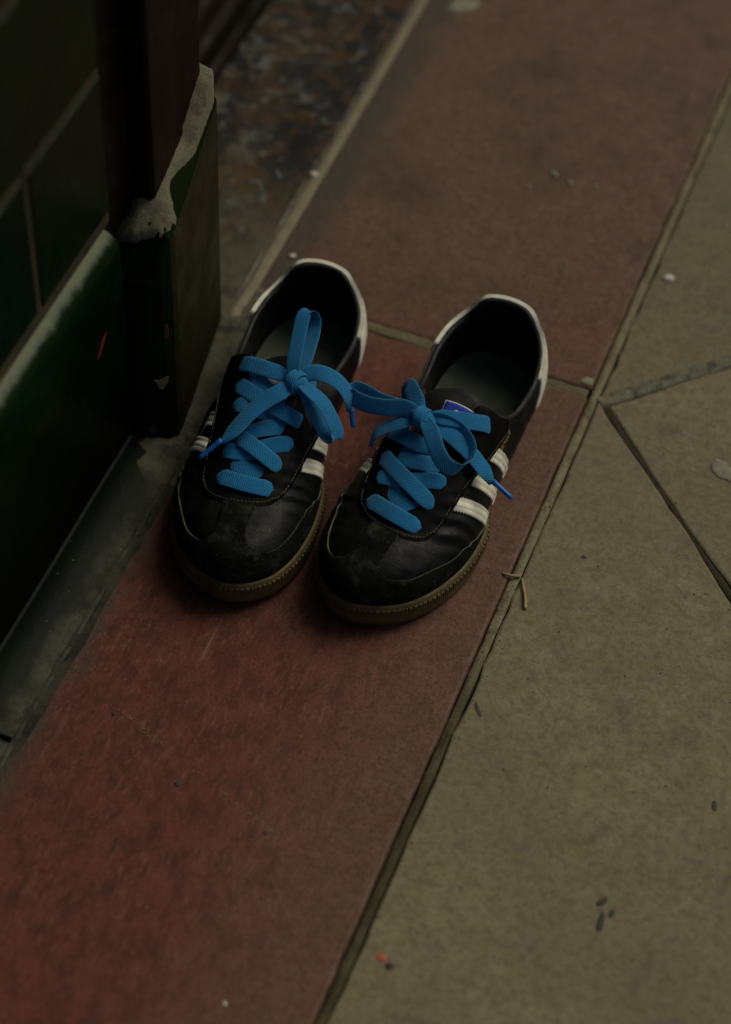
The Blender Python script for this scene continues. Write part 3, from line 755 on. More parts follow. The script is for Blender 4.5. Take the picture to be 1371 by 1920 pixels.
def panel(name, outer, m, parent, mat, off, hole=None, step=.035, skirt=.0020, edge_mat=None, emb=None, round_=.0006):
    outer = np.array(outer)
    if np.sum(outer[:, 0]*np.roll(outer[:, 1], -1)-np.roll(outer[:, 0], -1)*outer[:, 1]) < 0: outer = outer[::-1]
    if hole is not None and np.sum(hole[:, 0]*np.roll(hole[:, 1], -1)-np.roll(hole[:, 0], -1)*hole[:, 1]) < 0: hole = hole[::-1]
    V, T, L = fill(outer, hole, step)
    S0 = surf(V); wr = wrinkle(S0); o_ = off+wr
    bidx = [i for l in L for i in l]
    if round_: o_[bidx] -= round_
    if emb is not None: o_ = o_+emb(V, S0)
    S = surf(V, o_); F = [tuple(t) for t in T]; fm = [0]*len(F)
    if skirt:
        V3 = list(S)
        for li, l in enumerate(L):
            top = len(V3); V3 += list(S[l]); lo = len(V3); V3 += list(surf(V[l], o_[l]-skirt)); n = len(l)
            for i in range(n):
                k = (i+1) % n; q = (top+i, lo+i, lo+k, top+k); F.append(q if li == 0 else q[::-1]); fm.append(1)
        S = np.array(V3)
    return emit(name, S, F, mat, m, parent, mats=[mat, edge_mat or mat], fm=fm)
def tube(name, C, rad, mat, m, parent, closed=False, sides=8, flat=1.0):
    C = np.array(C); n = len(C); V = []; F = []
    for i in range(n):
        t = (C[(i+1) % n]-C[i-1]) if closed else C[min(i+1, n-1)]-C[max(i-1, 0)]
        t = t/np.linalg.norm(t); up = np.array([0, 0, 1.]); s = np.cross(t, up); s /= max(np.linalg.norm(s), 1e-6); u = np.cross(s, t)
        r_ = rad if np.ndim(rad) == 0 else rad[i]
        for k in range(sides):
            f = 2*math.pi*k/sides; V.append(C[i]+s*math.cos(f)*r_*flat+u*math.sin(f)*r_)
    for i in range(n if closed else n-1):
        j = (i+1) % n
        for k in range(sides):
            l = (k+1) % sides; F.append((i*sides+k, i*sides+l, j*sides+l, j*sides+k))
    if not closed: F += [tuple(range(sides)), tuple(range((n-1)*sides, n*sides))[::-1]]
    o = emit(name, V, F, mat, m, parent); bm = bmesh.new(); bm.from_mesh(o.data); bmesh.ops.recalc_face_normals(bm, faces=bm.faces); bm.to_mesh(o.data); bm.free(); return o
def ribbon(name, pts, m, parent, W=None, width=.0114, taper=(.46, .46), th=.0009, tl=.009, mat=None, tilt=0.0, seed=0):
    P = smooth_curve(np.array(pts, float)/1000, 9); n = len(P)
    seg = np.concatenate([[0], np.cumsum(np.linalg.norm(np.diff(P, axis=0), axis=1))]); L = seg[-1]
    xs = np.array([-1, -.93, -.7, -.35, 0, .35, .7, .93, 1]); K = 16
    V = []; F = []; uv = []
    prev = None
    for i in range(n):
        t = P[min(i+1, n-1)]-P[max(i-1, 0)]; t /= max(np.linalg.norm(t), 1e-9)
        if W is None:
            N = np.array([.38, P[i][1]/.034, 1.0]); s = np.cross(t, N)
        else:
            Wi = np.array(W, float) if np.ndim(W) == 1 else np.array([np.interp(seg[i]/L, np.linspace(0, 1, len(W)), [w_[c] for w_ in W]) for c in range(3)])
            s = Wi-t*np.dot(Wi, t)
        s /= max(np.linalg.norm(s), 1e-9)
        if prev is not None and np.dot(s, prev) < 0: s = -s
        prev = s; u = np.cross(s, t); u /= np.linalg.norm(u)
        if u[2] < 0 and W is None: u = -u
        e0 = taper[0]+(1-taper[0])*min(1, seg[i]/tl)**.6; e1 = taper[1]+(1-taper[1])*min(1, (L-seg[i])/tl)**.6
        hw = width/2*min(e0, e1)*(1+.05*noise.noise((seg[i]*90, seed, 0)))
        cup = .0026*((1-min(e0, e1))/.54)**1.2
        for sgn in (1, -1):
            for x in (xs if sgn > 0 else xs[-2:0:-1]):
                y = sgn*th/2*max(0.0, 1-abs(x)**5)**.5+(.00004*(1-x*x)) - cup*abs(x)**1.3
                V.append(P[i]+s*x*hw+u*y); uv.append((x*hw, seg[i]+seed*.013))
    for i in range(n-1):
        for k in range(K):
            l = (k+1) % K; F.append((i*K+k, i*K+l, (i+1)*K+l, (i+1)*K+k))
    F += [tuple(range(K))[::-1], tuple(range((n-1)*K, n*K))]
    o = emit(name, V, F, mat or M['lace'], m, parent, uv=uv); bm = bmesh.new(); bm.from_mesh(o.data); bmesh.ops.recalc_face_normals(bm, faces=bm.faces); bm.to_mesh(o.data); bm.free()
    return o

EYE_L = [(.118, .0372), (.132, .0360), (.156, .0322), (.175, .0295), (.190, .0278), (.201, .0245), (.209, .0180), (.2125, .0080)]
EYE_M = [(.2125, -.0030), (.2095, -.0145), (.2030, -.0245), (.1920, -.0310), (.176, -.0338), (.156, -.0352), (.132, -.0365), (.118, -.0372)]
WIN_L = [(.206, .0075), (.216, .0055), (.227, .0040), (.236, .0038), (.2415, .0075), (.2412, .0140), (.234, .0235), (.2205, .0318), (.206, .0392), (.190, .0442)]
WIN_M = [(.206, -.0155), (.216, -.0155), (.227, -.0155), (.2350, -.0165), (.2400, -.0215), (.2385, -.0300), (.2295, -.0370), (.2145, -.0418), (.200, -.0440), (.186, -.0458)]

def sneaker(loc, heading, m, label, tsh, lbl, laces, free, wdirs, knotdef):
    root = empty('sneaker', (loc[0], loc[1], .0), R(heading-90)); tag(root, label, 'shoe', 'pair of worn sneakers on the red tiles')
    # --- sole
    rings = [(.010, .0008), (.0035, .0006), (.0012, .0022), (.0002, .0060), (.0, .0110), (.0002, .0160), (.0008, .0200), (.0018, .0214), (.0032, .0216), (.0052, .0205)]
    n = len(OUT); V = []; F = []
    for ins, z in rings:
        Q = inset(OUT, ins+.0085*np.clip((.158-OUT[:, 0])/.050, 0, 1))
        V += [(x, y, z+float(spring(x))) for x, y in Q]
    for r_ in range(len(rings)-1):
        for i in range(n):
            k = (i+1) % n; F.append((r_*n+i, (r_+1)*n+i, (r_+1)*n+k, r_*n+k))
    F.append(tuple(range(n)))
    o = emit('sole', V, F, M['gum'], m, root); bm = bmesh.new(); bm.from_mesh(o.data); bmesh.ops.recalc_face_normals(bm, faces=bm.faces); bm.to_mesh(o.data); bm.free(); sole = o
    # moulded rib band round the sidewall
    loop = resample(inset(OUT, .0085*np.clip((.158-OUT[:, 0])/.050, 0, 1)), .0008); seg = np.concatenate([[0], np.cumsum(np.linalg.norm(np.diff(np.vstack([loop, loop[:1]]), axis=0), axis=1))])
    Lp = seg[-1]; cnt = int(Lp/.0019); V = []; F = []
    for k in range(cnt):
        s_ = k*Lp/cnt; i = int(np.searchsorted(seg, s_)) % len(loop); p = loop[i]; q = loop[(i+3) % len(loop)]; t = (q-p)/np.linalg.norm(q-p); nn = np.array([t[1], -t[0]])
        if np.dot(nn, p-OUT.mean(0)) < 0: nn = -nn
        zz = float(spring(p[0])); b0 = len(V); lean = .0005*(1 if k % 2 else -1)
        for dzv, e in ((.0120, .0001), (.0126, .0006), (.0174, .0004), (.0182, -.0006)):
            for sd_ in (-.00052, .00052):
                c = p+t*(sd_+lean*(dzv-.015)/.003)+nn*e; V.append((c[0], c[1], dzv+zz)); c2 = p+t*sd_-nn*.0012; V.append((c2[0], c2[1], dzv+zz))
        for r_ in range(3):
            a_ = b0+r_*4; F += [(a_, a_+2, a_+6, a_+4), (a_+1, a_, a_+4, a_+5), (a_+2, a_+3, a_+7, a_+6)]
        F += [(b0, b0+1, b0+3, b0+2), (b0+12, b0+14, b0+15, b0+13)]
    o = emit('rib_band', V, F, M['gum'], m, sole, smooth=False); o['kind'] = 'stuff'
    bm = bmesh.new(); bm.from_mesh(o.data); bmesh.ops.recalc_face_normals(bm, faces=bm.faces); bm.to_mesh(o.data); bm.free()
    # --- upper, lining, insole
    panel('upper', OUTER, m, root, M['leather'], 0.0, hole=OPENs, skirt=.0034, edge_mat=M['lining'], step=.030)
    V, T, L = fill(OUTER, OPENs, .05); S = surf(V, -.0034)
    emit('lining', S, [tuple(t)[::-1] for t in T], M['lining'], m, root)
    IN = inset(OUT, .0075); V2, T2, _ = fill(resample(IN, .006), None, .009)
    d = np.array([np.min(np.hypot(IN[:, 0]-x, IN[:, 1]-y)) for x, y in V2])
    emit('insole', [(x, y, .0205+.004*math.exp(-dd/.006)+float(spring(x))+.0006*noise.noise((x*50, y*50, 0))) for (x, y), dd in zip(V2, d)], [tuple(t) for t in T2], M['insole'], m, root)
    # --- padded collar roll
    cl = np.array([dom(.112, TC+.0215)]+side_collar(1)+[dh(0, 1, .0799)]+side_collar(-1)[::-1]+[dom(.112, TC-.0215)])
    cl = smooth_curve(cl, 6); C = surf(cl, -.0034); C[:, 2] -= .0010
    rad = np.full(len(C), .0021); rad[:8] = np.linspace(.0012, .0021, 8); rad[-8:] = np.linspace(.0021, .0012, 8)
    tube('collar', C, rad, M['lining'], m, root, sides=10)
    # --- suede T-shaped toe guard
    wl = [dom(*p) for p in WIN_L]+[dr(.172, 1, rho_for(.172, 1, z=.0285)), dr(.158, 1, .955), dr(.150, 1, OR)]
    wm_ = [dom(*p) for p in WIN_M]+[dr(.172, -1, rho_for(.172, -1, z=.0285)), dr(.160, -1, .955), dr(.152, -1, OR)]
    wl = smooth_curve(wl, 5); wm_ = smooth_curve(wm_, 5)
    toe_edge = [((.150+(.205-.150)*f-A0)/U, OR) for f in np.linspace(.1, 1, 10)]+[(OR*math.cos(t), OR*math.sin(t)) for t in np.linspace(math.pi/2, -math.pi/2, 44)[1:-1]]+[((.205-(.205-.152)*f-A0)/U, -OR) for f in np.linspace(0, .9, 10)]
    TG = list(wl)+toe_edge+list(wm_[::-1])
    panel('toe_guard', resample(TG, .028), m, root, M['suede'], .0017, edge_mat=M['worn'], step=.032)
    # --- eyestay
    a_l = smooth_curve([dz(.100, 1, .066), dz(.106, 1, .058)]+[dom(*p) for p in EYE_L]+[dom(*p) for p in EYE_M]+[dz(.106, -1, .058), dz(.100, -1, .066)], 5)
    inn = smooth_curve([dz(.1025, -1, .0695), dz(.1075, -1, .0760)]+[dom(a, TC-b) for a, b in THROAT[::-1]]+[dom(.1935, TC)]+[dom(a, TC+b) for a, b in THROAT]+[dz(.1075, 1, .0760), dz(.1025, 1, .0695)], 5)
    ES = np.concatenate([a_l, inn])
    ey = panel('eyestay', resample(ES, .022), m, root, M['patent'], .0019, edge_mat=M['worn'], step=.028)
    # stitching just inside its outer edge
    def stitches(name, path, off, parent, pitch=.0026):
        S = surf(path, off); seg = np.concatenate([[0], np.cumsum(np.linalg.norm(np.diff(S, axis=0), axis=1))]); V = []; F = []
        for k in range(int(seg[-1]/pitch)):
            p0 = np.array([np.interp(k*pitch, seg, S[:, c]) for c in range(3)]); p1 = np.array([np.interp(k*pitch+pitch*.68, seg, S[:, c]) for c in range(3)])
            t = p1-p0; L_ = np.linalg.norm(t)
            if L_ < 1e-6: continue
            t /= L_; s = np.cross(t, (0, 0, 1)); s /= max(np.linalg.norm(s), 1e-6); u = np.cross(s, t); b = len(V)
            for q, hgt in ((p0, 0), ((p0+p1)/2, .00035), (p1, 0)):
                V += [q-s*.0003-u*.0003, q+u*hgt+u*.0001, q+s*.0003-u*.0003]
            for r_ in range(2): F += [(b+r_*3, b+r_*3+1, b+r_*3+4, b+r_*3+3), (b+r_*3+1, b+r_*3+2, b+r_*3+5, b+r_*3+4)]
        return emit(name, V, F, M['worn'], m, parent)
    inset_path = [(p[0]*1.0-(.022 if p[0] > -.05 else 0.0), p[1]*.93) for p in a_l]
    stitches('stitching', np.array(inset_path), .0020, ey)
    # --- three serrated stripes on each side
    for sd_, tops in ((1, (.1740, .1520, .1265)), (-1, (.1680, .1465, .1230))):
        for a_t in tops:
            hw = .0050
            eb = float(np.interp(a_t, [p[0] for p in (EYE_L if sd_ > 0 else EYE_M[::-1])], [abs(p[1]) for p in (EYE_L if sd_ > 0 else EYE_M[::-1])]))
            r0 = abs(dom(a_t, sd_*eb)[1])-.012; r1 = 1.03; lean = -.024
            if sd_ < 0 or True:
                k = int((r1-r0)*U/.00105); fr, bk = [], []
                for i in range(k+1):
                    f = i/k; rho = r0+(r1-r0)*f; ac = a_t+lean*f; tooth = (.0008 if i % 2 else -.0005)
                    # follow the slanted eyestay edge at the top
                    fr.append(dr(ac+hw+tooth, sd_, rho+(.02 if i == 0 else 0))); bk.append(dr(ac-hw-tooth, sd_, rho))
                def emb(V, S0, a_t=a_t, r0=r0, lean=lean, sd_=sd_):
                    rho = np.abs(V[:, 1]); f = (rho-r0)/(1-r0); ac = a_t+lean*f; x = (A0+V[:, 0]*U-ac)
                    return -.0006*np.exp(-((np.abs(x)-.0024)/.0006)**2)
                panel('stripe', fr+bk[::-1], m, root, M['white'], .0013, step=.010, skirt=.0015, emb=emb, round_=0)
    # --- white heel tab, black counter below
    top = [dh(t, 1, z+.0004) for t, z in HEEL+[(0, .0799)]]
    top = [dz(.048, 1, .0582)]+top+[dh(t, -1, z+.0004) for t, z in HEEL[::-1]]+[dz(.048, -1, .0582)]
    bot = [dz(.056, -1, .036), dz(.046, -1, .030)]+[dh(t, -1, .028) for t in (75, 45, 20)]+[dh(0, 1, .028)]+[dh(t, 1, .028) for t in (20, 45, 75)]+[dz(.046, 1, .030), dz(.056, 1, .036)]
    panel('heel_tab', resample(np.array(list(smooth_curve(top, 4))+list(smooth_curve(bot, 4))), .03), m, root, M['white'], .0016, step=.035, skirt=.0030)
    # --- tongue
    def tz(a, t): return .0550+(.190-a)*.362-(.006+.010*min(1, (.196-a)/.09))*t*t-.0012*math.sin((a-.1)*260)*.3
    NA, NT_ = 34, 17; V = []; F = []
    for lay in (0, 1):
        for i in range(NA+1):
            f = i/NA
            for j in range(NT_+1):
                t = j/NT_*2-1; a = .197-.090*f+(.006*t*t-.0025+.0012*noise.noise((t*3, 7.7, m)))*(f**3)
                hw = .017+.015*f; b = TC+tsh*f**1.2+t*hw; th = .0042*min(1, (1-f)*8+.25)*max(.25, 1-abs(t)**6)
                z = tz(a, t)+.0010*noise.noise((a*60, b*60, 2))+(th*.5 if lay == 0 else -th*.5)
                V.append((a, b, z))
    W_ = NT_+1; B = (NA+1)*W_
    for i in range(NA):
        for j in range(NT_):
            F.append((i*W_+j, i*W_+j+1, (i+1)*W_+j+1, (i+1)*W_+j)[::-1]); F.append((B+i*W_+j, B+i*W_+j+1, B+(i+1)*W_+j+1, B+(i+1)*W_+j))
    for j in range(NT_): F.append((NA*W_+j, NA*W_+j+1, B+NA*W_+j+1, B+NA*W_+j)[::-1])
    for i in range(NA):
        F.append((i*W_, (i+1)*W_, B+(i+1)*W_, B+i*W_)[::-1]); F.append((i*W_+NT_, (i+1)*W_+NT_, B+(i+1)*W_+NT_, B+i*W_+NT_))
    tg = emit('tongue', V, F, M['tongue'], m, root); bm = bmesh.new(); bm.from_mesh(tg.data); bmesh.ops.recalc_face_normals(bm, faces=bm.faces); bm.to_mesh(tg.data); bm.free()
    # woven label: white border, blue field, three-leaf emblem
    def on_tongue(u, v, h):      # u across (lateral +), v towards toe
        a = .1165+v; f = (.197-a)/.090; hw = .017+.015*f; b0 = TC+tsh*max(f, 0)**1.2; b = lbl+u; t = (b-b0)/hw
        return (a, b, tz(a, t)+.0021+h)
    def patch(name, poly, h, mat, thick=.0006, st=.003):
        V2, T2, L2 = fill(resample(poly, st), None, st)
        if True:
            top_ = [on_tongue(x, y, h) for x, y in V2]; l = L2[0]; nb_ = len(top_); bt = [on_tongue(V2[i][0], V2[i][1], h-thick) for i in l]
            Fp = [tuple(t)[::-1] for t in T2]+[(l[i], nb_+i, nb_+(i+1) % len(l), l[(i+1) % len(l)]) for i in range(len(l))]
            o = emit(name, top_+bt, Fp, mat, m, tg); bm = bmesh.new(); bm.from_mesh(o.data); bmesh.ops.recalc_face_normals(bm, faces=bm.faces); bm.to_mesh(o.data); bm.free(); return o
    patch('label_border', rect(-.0105, .0105, 0, .019), .0010, M['label_white'])
    patch('label', rect(-.0096, .0096, .0009, .0181), .0015, M['label'])
    def leaf(ang, L_=.0068, wd=.0024, c=(0, .0118)):
        pts = []
        for k in range(14):
            f = 2*math.pi*k/14; x = wd*math.sin(f)*(1-.25*math.cos(f)); y = -L_*.5*(1-math.cos(f)); pts.append((c[0]+x*math.cos(ang)-y*math.sin(ang), c[1]+x*math.sin(ang)+y*math.cos(ang)))
        return pts
    for an in (0, R(48), R(-48)): patch('emblem_leaf', leaf(an), .0019 if an == 0 else .00205, M['label_white'], .0004, .0012)
    for yv in (.0124, .0137, .0150): patch('emblem_bar', rect(-.0045, .0045, yv, yv+.0007), .0019, M['label_white'], .0004, .002)
    # --- gold lettering above the stripes on the lateral side
    cu = bpy.data.curves.new('lettering', 'FONT'); cu.body = 'SAMBA'; cu.size = 1; cu.extrude = 0
    to = bpy.data.objects.new('lettering_tmp', cu); COL.objects.link(to); bpy.context.view_layer.update()
    me = bpy.data.meshes.new_from_object(to.evaluated_get(bpy.context.evaluated_depsgraph_get())); bpy.data.objects.remove(to)
    vv = np.array([v.co[:2] for v in me.vertices]); wid = vv[:, 0].max()
    sc = .0190/wid; PT = []
    for x, y in vv:
        a = .119-x*sc if m > 0 else .119-.0190+x*sc
        rr = rho_for(.105, 1, z=.0530)-y*sc*1.3/U
        PT.append(dr(a, 1, rr))
    S = surf(np.array(PT), .0006)
    fs = [tuple(p.vertices) for p in me.polygons]
    fs = [f[::-1] for f in fs] if m > 0 else fs
    emit('lettering', S, fs, M['gold'], m, root, smooth=False); bpy.data.meshes.remove(me)
    # --- laces
    first = None
    lace = None
    for q, (kname, pts) in enumerate(laces.items()):
        o = ribbon('lace' if lace is None else 'lace_crossing', pts, m, lace or root, seed=q)
        if lace is None: lace = o
    for q, (kname, pts) in enumerate(free.items()):
        nm = 'bow_loop' if kname.startswith('loop') else ('lace_end' if kname.startswith('end') else 'aglet')
        if nm == 'aglet':
            A_ = np.array(pts)/1000; C = [A_[0]+(A_[1]-A_[0])*f for f in np.linspace(0, 1, 7)]
            tube('aglet', C, np.array([.0019, .0017, .0016, .0016, .0016, .0016, .0014]), M['aglet'], m, lace, sides=10, flat=1.1)
        else:
            ribbon(nm, pts, m, lace, W=wdirs.get(kname), seed=q+20, taper=(.7, .7) if nm == 'bow_loop' else (.7, .34), tl=.010)
    # knot: a lumpy core and the turn of lace drawn round it
    c, rad3, ax = knotdef; c = np.array(c)/1000; ax = np.array(ax, float); ax /= np.linalg.norm(ax)
    nu, nv = 28, 18; V = []; F = []; uv = []
    e1 = np.cross(ax, (0, 0, 1.)); e1 /= np.linalg.norm(e1); e2 = np.cross(ax, e1)
    for i in range(nv+1):
        ph = math.pi*i/nv
        for j in range(nu):
            th = 2*math.pi*j/nu; dv = ax*math.cos(ph)*rad3[0]+e1*math.sin(ph)*math.cos(th)*rad3[1]+e2*math.sin(ph)*math.sin(th)*rad3[2]
            k = 1+.10*math.sin(2*th+3*math.cos(ph))+.06*noise.noise((dv[0]*200, dv[1]*200, dv[2]*200)); V.append(c+dv*k); uv.append((math.cos(ph)*.0044, th*.006))
    for i in range(nv):
        for j in range(nu): k = (j+1) % nu; F.append((i*nu+j, i*nu+k, (i+1)*nu+k, (i+1)*nu+j))
    o = emit('knot', V, F, M['lace'], m, lace, uv=uv); bm = bmesh.new(); bm.from_mesh(o.data); bmesh.ops.remove_doubles(bm, verts=bm.verts, dist=1e-6); bmesh.ops.recalc_face_normals(bm, faces=bm.faces); bm.to_mesh(o.data); bm.free()
    ring = [(c+(e1*math.cos(t)*rad3[1]*1.10+e2*math.sin(t)*rad3[2]*1.10)+ax*(.0012*math.sin(t)))*1000 for t in np.linspace(0, 2*math.pi, 15)]
    ribbon('knot_turn', ring, m, lace, W=ax, seed=41, taper=(1, 1), width=.0080, th=.0018)
    return root

LACE_R = {
'b2': [(181.2, -18.5, 56.2), (188.3, -8.2, 58.2), (193.3, 2.8, 56.8), (195.9, 12.2, 52.2)],
'b1': [(194.5, -26.5, 51.8), (197.4, -19.6, 56.8), (201.3, -4.2, 58.0), (202.5, 10.6, 55.5), (200.2, 17.8, 51.2)],
'b3': [(187.7, 11.6, 55.2), (187.2, 5.9, 57.2), (186.4, -4.1, 56.6), (185.5, -13.9, 54.0)],
'b4': [(157.0, -32.0, 57.8), (168.1, -21.8, 65.3), (178.9, -3.9, 66.8), (184.0, 11.1, 62.5), (185.0, 19.5, 56.0)],
'b5': [(178.7, -29.0, 54.2), (177.5, -22.2, 60.0), (177.2, -9.4, 62.3), (172.6, 3.2, 64.0), (169.2, 15.1, 65.4), (167.7, 22.0, 60.6)],
'b6': [(154.8, -22.9, 63.7), (162.4, -12.8, 67.5), (162.3, 0.5, 69.3), (157.6, 15.2, 66.2)],
'b7': [(148.7, -25.5, 63.7), (156.4, -13.5, 69.0), (157.0, -3.7, 70.2), (156.5, 11.8, 65.5)],
'b8': [(140.0, -36.0, 61.0), (145.6, -27.0, 69.5), (152.0, -11.8, 75.0), (153.2, 2.3, 73.0)],
'b9': [(136.0, 29.0, 67.0), (138.2, 22.9, 73.5), (138.0, 10.9, 79.3), (136.0, -3.5, 81.5)],
'b10': [(113.6, 33.5, 68.5), (119.7, 28.5, 78.2), (127.3, 17.7, 84.0), (132.7, 4.4, 86.2), (135.9, -7.8, 86.2)],
'b11': [(119.0, -34.0, 70.0), (114.0, -34.0, 79.0), (116.5, -30.0, 85.0), (124.1, -23.0, 86.0), (133.8, -14.3, 86.3)],
}
FREE_R = {
'loop_m': [(139.5, -14.0, 88.0), (138.4, -24.9, 88.0), (141.0, -36.4, 85.0), (140.4, -50.1, 81.0), (137.0, -60.5, 78.0), (132.7, -64.7, 77.0), (130.2, -63.1, 79.0), (131.3, -56.8, 81.0), (135.5, -44.5, 83.0), (138.0, -27.7, 86.0), (139.0, -13.7, 86.0)],
'loop_l': [(142.8, -7.7, 88.0), (149.1, -1.2, 88.0), (159.0, 7.7, 84.0), (163.3, 15.6, 78.0), (161.6, 23.2, 74.0), (154.2, 27.2, 73.0), (146.1, 27.0, 74.0), (139.6, 23.0, 77.0), (134.6, 14.2, 81.0), (134.2, 3.3, 84.0), (137.0, -7.3, 86.0)],
'end_l': [(137.5, -7.0, 84.0), (139.9, 5.7, 82.0), (142.1, 18.4, 77.0), (144.9, 29.5, 72.0), (148.6, 39.0, 67.0), (151.3, 47.1, 62.0)],
'aglet_l': [(150.9, 46.2, 62.4), (154.8, 62.2, 57.0)],
'end_m': [(139.7, -13.7, 84.0), (145.6, -22.7, 82.0), (149.6, -32.3, 76.0), (154.1, -38.4, 70.0), (158.2, -40.5, 62.0)],
}
WR = {'loop_m': (-.65, 0, .75), 'loop_l': [(-.56, .65, .26), (-.5, .5, .55), (-.4, .45, .75), (-.3, .5, .8)]}
LACE_L = {
'b2': [(181.4, 11.6, 57.5), (186.7, 4.3, 59.0), (188.2, -7.4, 58.2), (188.3, -20.4, 53.7)],
'b1': [(194.5, 17.6, 53.0), (197.6, 10.7, 57.5), (199.0, -3.5, 58.2), (197.3, -17.7, 56.5), (193.6, -25.0, 52.0)],
'b3': [(183.1, -15.8, 56.3), (184.9, -8.2, 57.6), (187.9, 0.2, 56.8), (190.7, 8.6, 53.7)],
'b4': [(168.8, 15.0, 63.0), (170.6, 6.8, 68.0), (176.7, -7.4, 67.3), (179.6, -18.4, 63.0), (178.7, -25.0, 56.0)],
'b5': [(176.1, 21.2, 58.0), (178.3, 13.3, 62.0), (176.6, 0.0, 63.0), (169.1, -10.6, 64.6), (163.4, -21.8, 65.0), (160.2, -28.2, 59.5)],
'b6': [(166.4, 12.7, 63.5), (163.8, 4.1, 68.0), (158.3, -7.2, 70.8), (149.7, -20.2, 66.5)],
'b7': [(144.9, 23.5, 68.0), (146.9, 15.9, 74.2), (148.5, -0.3, 74.0), (146.1, -14.5, 71.5), (136.5, -24.7, 69.0)],
'b8': [(142.0, 2.5, 76.2), (145.3, -8.7, 77.3), (146.2, -20.2, 73.5), (141.7, -30.5, 61.5)],
'b9': [(129.8, 26.0, 72.5), (134.8, 19.1, 78.0), (140.8, 5.9, 79.3), (142.8, -9.8, 76.0)],
'b10': [(125.8, 15.9, 82.5), (130.1, 9.3, 82.8), (135.8, -1.9, 80.2), (138.5, -12.2, 76.0)],
'b11': [(115.0, 29.5, 75.5), (120.1, 20.8, 85.0), (124.6, 5.4, 90.0), (126.9, -12.2, 90.0)],
'b12': [(110.0, -34.5, 66.0), (114.6, -29.8, 73.5), (121.8, -24.0, 82.8), (125.1, -16.1, 88.2)],
}
FREE_L = {
'loop_u': [(129.2, -15.9, 94.0), (121.3, -13.0, 98.0), (110.4, -11.5, 102.0), (96.8, -9.9, 106.0), (86.0, -9.1, 109.0), (82.0, -12.3, 109.0), (84.7, -16.0, 105.0), (91.3, -17.5, 101.0), (105.7, -18.5, 97.0), (118.4, -18.6, 94.5), (125.9, -18.2, 92.0)],
'loop_m': [(133.6, -22.8, 93.0), (137.7, -32.2, 92.0), (142.0, -41.0, 89.0), (147.5, -48.3, 83.0), (151.7, -53.4, 76.0), (155.6, -53.2, 72.0), (153.1, -47.3, 71.0), (147.5, -40.7, 74.0), (143.4, -35.3, 80.0), (137.7, -28.6, 86.0), (132.2, -21.3, 90.0)],
'end_m': [(127.0, -19.7, 93.0), (122.4, -27.5, 95.0), (120.9, -37.1, 94.0), (120.4, -46.1, 88.0), (122.0, -52.0, 80.0), (125.5, -55.9, 70.0)],
'aglet_m': [(124.9, -55.4, 71.0), (132.6, -59.3, 62.0)],
'end_l': [(134.7, -16.4, 92.0), (143.4, -9.9, 91.0), (150.3, -2.8, 88.0), (160.6, 5.1, 83.0), (172.0, 11.8, 77.0), (179.9, 18.6, 72.0)],
'aglet_l': [(179.2, 18.1, 72.4), (191.7, 30.1, 63.0)],
}
WL = {'loop_u': (.35, -.9, .25), 'loop_m': (.84, .45, .15)}
sneaker((-.0645, .0005), -2.95, 1, 'black sneaker with blue laces standing nearer the sandy paving slabs', .006, .007, LACE_R, FREE_R, WR, ((139.5, -11, 86), (.0088, .0062, .0052), (.15, 1, 0)))
sneaker((-.1985, -.017), 4.65, -1, 'black sneaker with blue laces standing nearer the green tiled wall', -.008, -.002, LACE_L, FREE_L, WL, ((130.8, -18, 91.5), (.0075, .0068, .0058), (.5, -1, 0)))

# ------------------------------------------------------------------ small litter and spots on the ground
def spot(name, label, cat, xy, rx, ry, ang, mat, h, seed, jag=.25, z=0.0, group=None):
    o = blob(name, (xy[0], xy[1], z+.0003), rx, ry, ang, mat, None, h, seed, jag=jag); tag(o, label, cat, group); return o
PZ = -.0012
spot('chewing_gum', 'white round gum spot on the sandy slab right of the shoes', 'gum', (.0188, .1417), .0042, .0036, .3, M['gumspot'], .0012, 1, .15, -.002)
spot('chewing_gum', 'small white lump on the pale mortar line above the shoes', 'gum', (-.2705, .1377), .0034, .0032, 0, M['gumspot'], .0022, 2, .15, .001)
spot('chewing_gum', 'tiny white speck on the dirty corner of red tile behind the left shoe', 'gum', (-.2522, .0492), .0028, .0020, .5, M['gumspot'], .0008, 3)
spot('chewing_gum', 'white speck low on the red tile near the bottom edge', 'gum', (-.053, -.5386), .0016, .0015, 0, M['gumspot'], .0010, 4)
spot('paint_splash', 'pale grey paint splash on the far red tile at the top', 'paint', (-.2331, .384), .014, .008, .3, M['flake'], .0004, 5, .5)
for i, (xy, rx, ry, lb) in enumerate((((-.0972, .2161), .0052, .0022, 'leftmost cream fleck of the row on the far red tile'), ((-.0824, .2111), .0042, .0020, 'middle cream fleck of the row on the far red tile'), ((-.0627, .2143), .0022, .0018, 'rightmost cream fleck of the row on the far red tile'), ((-.1106, .1936), .0022, .0018, 'lone cream fleck just below the row on the far red tile'))):
    spot('paint_fleck', lb, 'paint', xy, rx*.8, ry*.8, -.7, M['flake'], .00008, 10+i, .4, 0, 'cream flecks on the far red tile')
spot('paint_splash', 'grey smear at the street corner of the far red tile', 'paint', (-.0062, .0150), .0050, .0038, .2, M['flake'], .0004, 6, .4, -.0006)
spot('leaf_fragment', 'pale dry leaf fragment on the slab at the right edge', 'leaf', (.1085, -.0275), .0105, .0065, -.7, M['flake'], .0003, 7, .35, PZ)
spot('paper_dot', 'bright orange dot lying on the slab near the bottom', 'litter', (.0213, -.4754), .0034, .0032, 0, M['orange'], .0006, 8, .12, PZ)
spot('tar_speck', 'small black lump touching the orange dot', 'tar', (.0275, -.4790), .0028, .0022, .4, M['tar'], .0014, 9, .5, PZ)
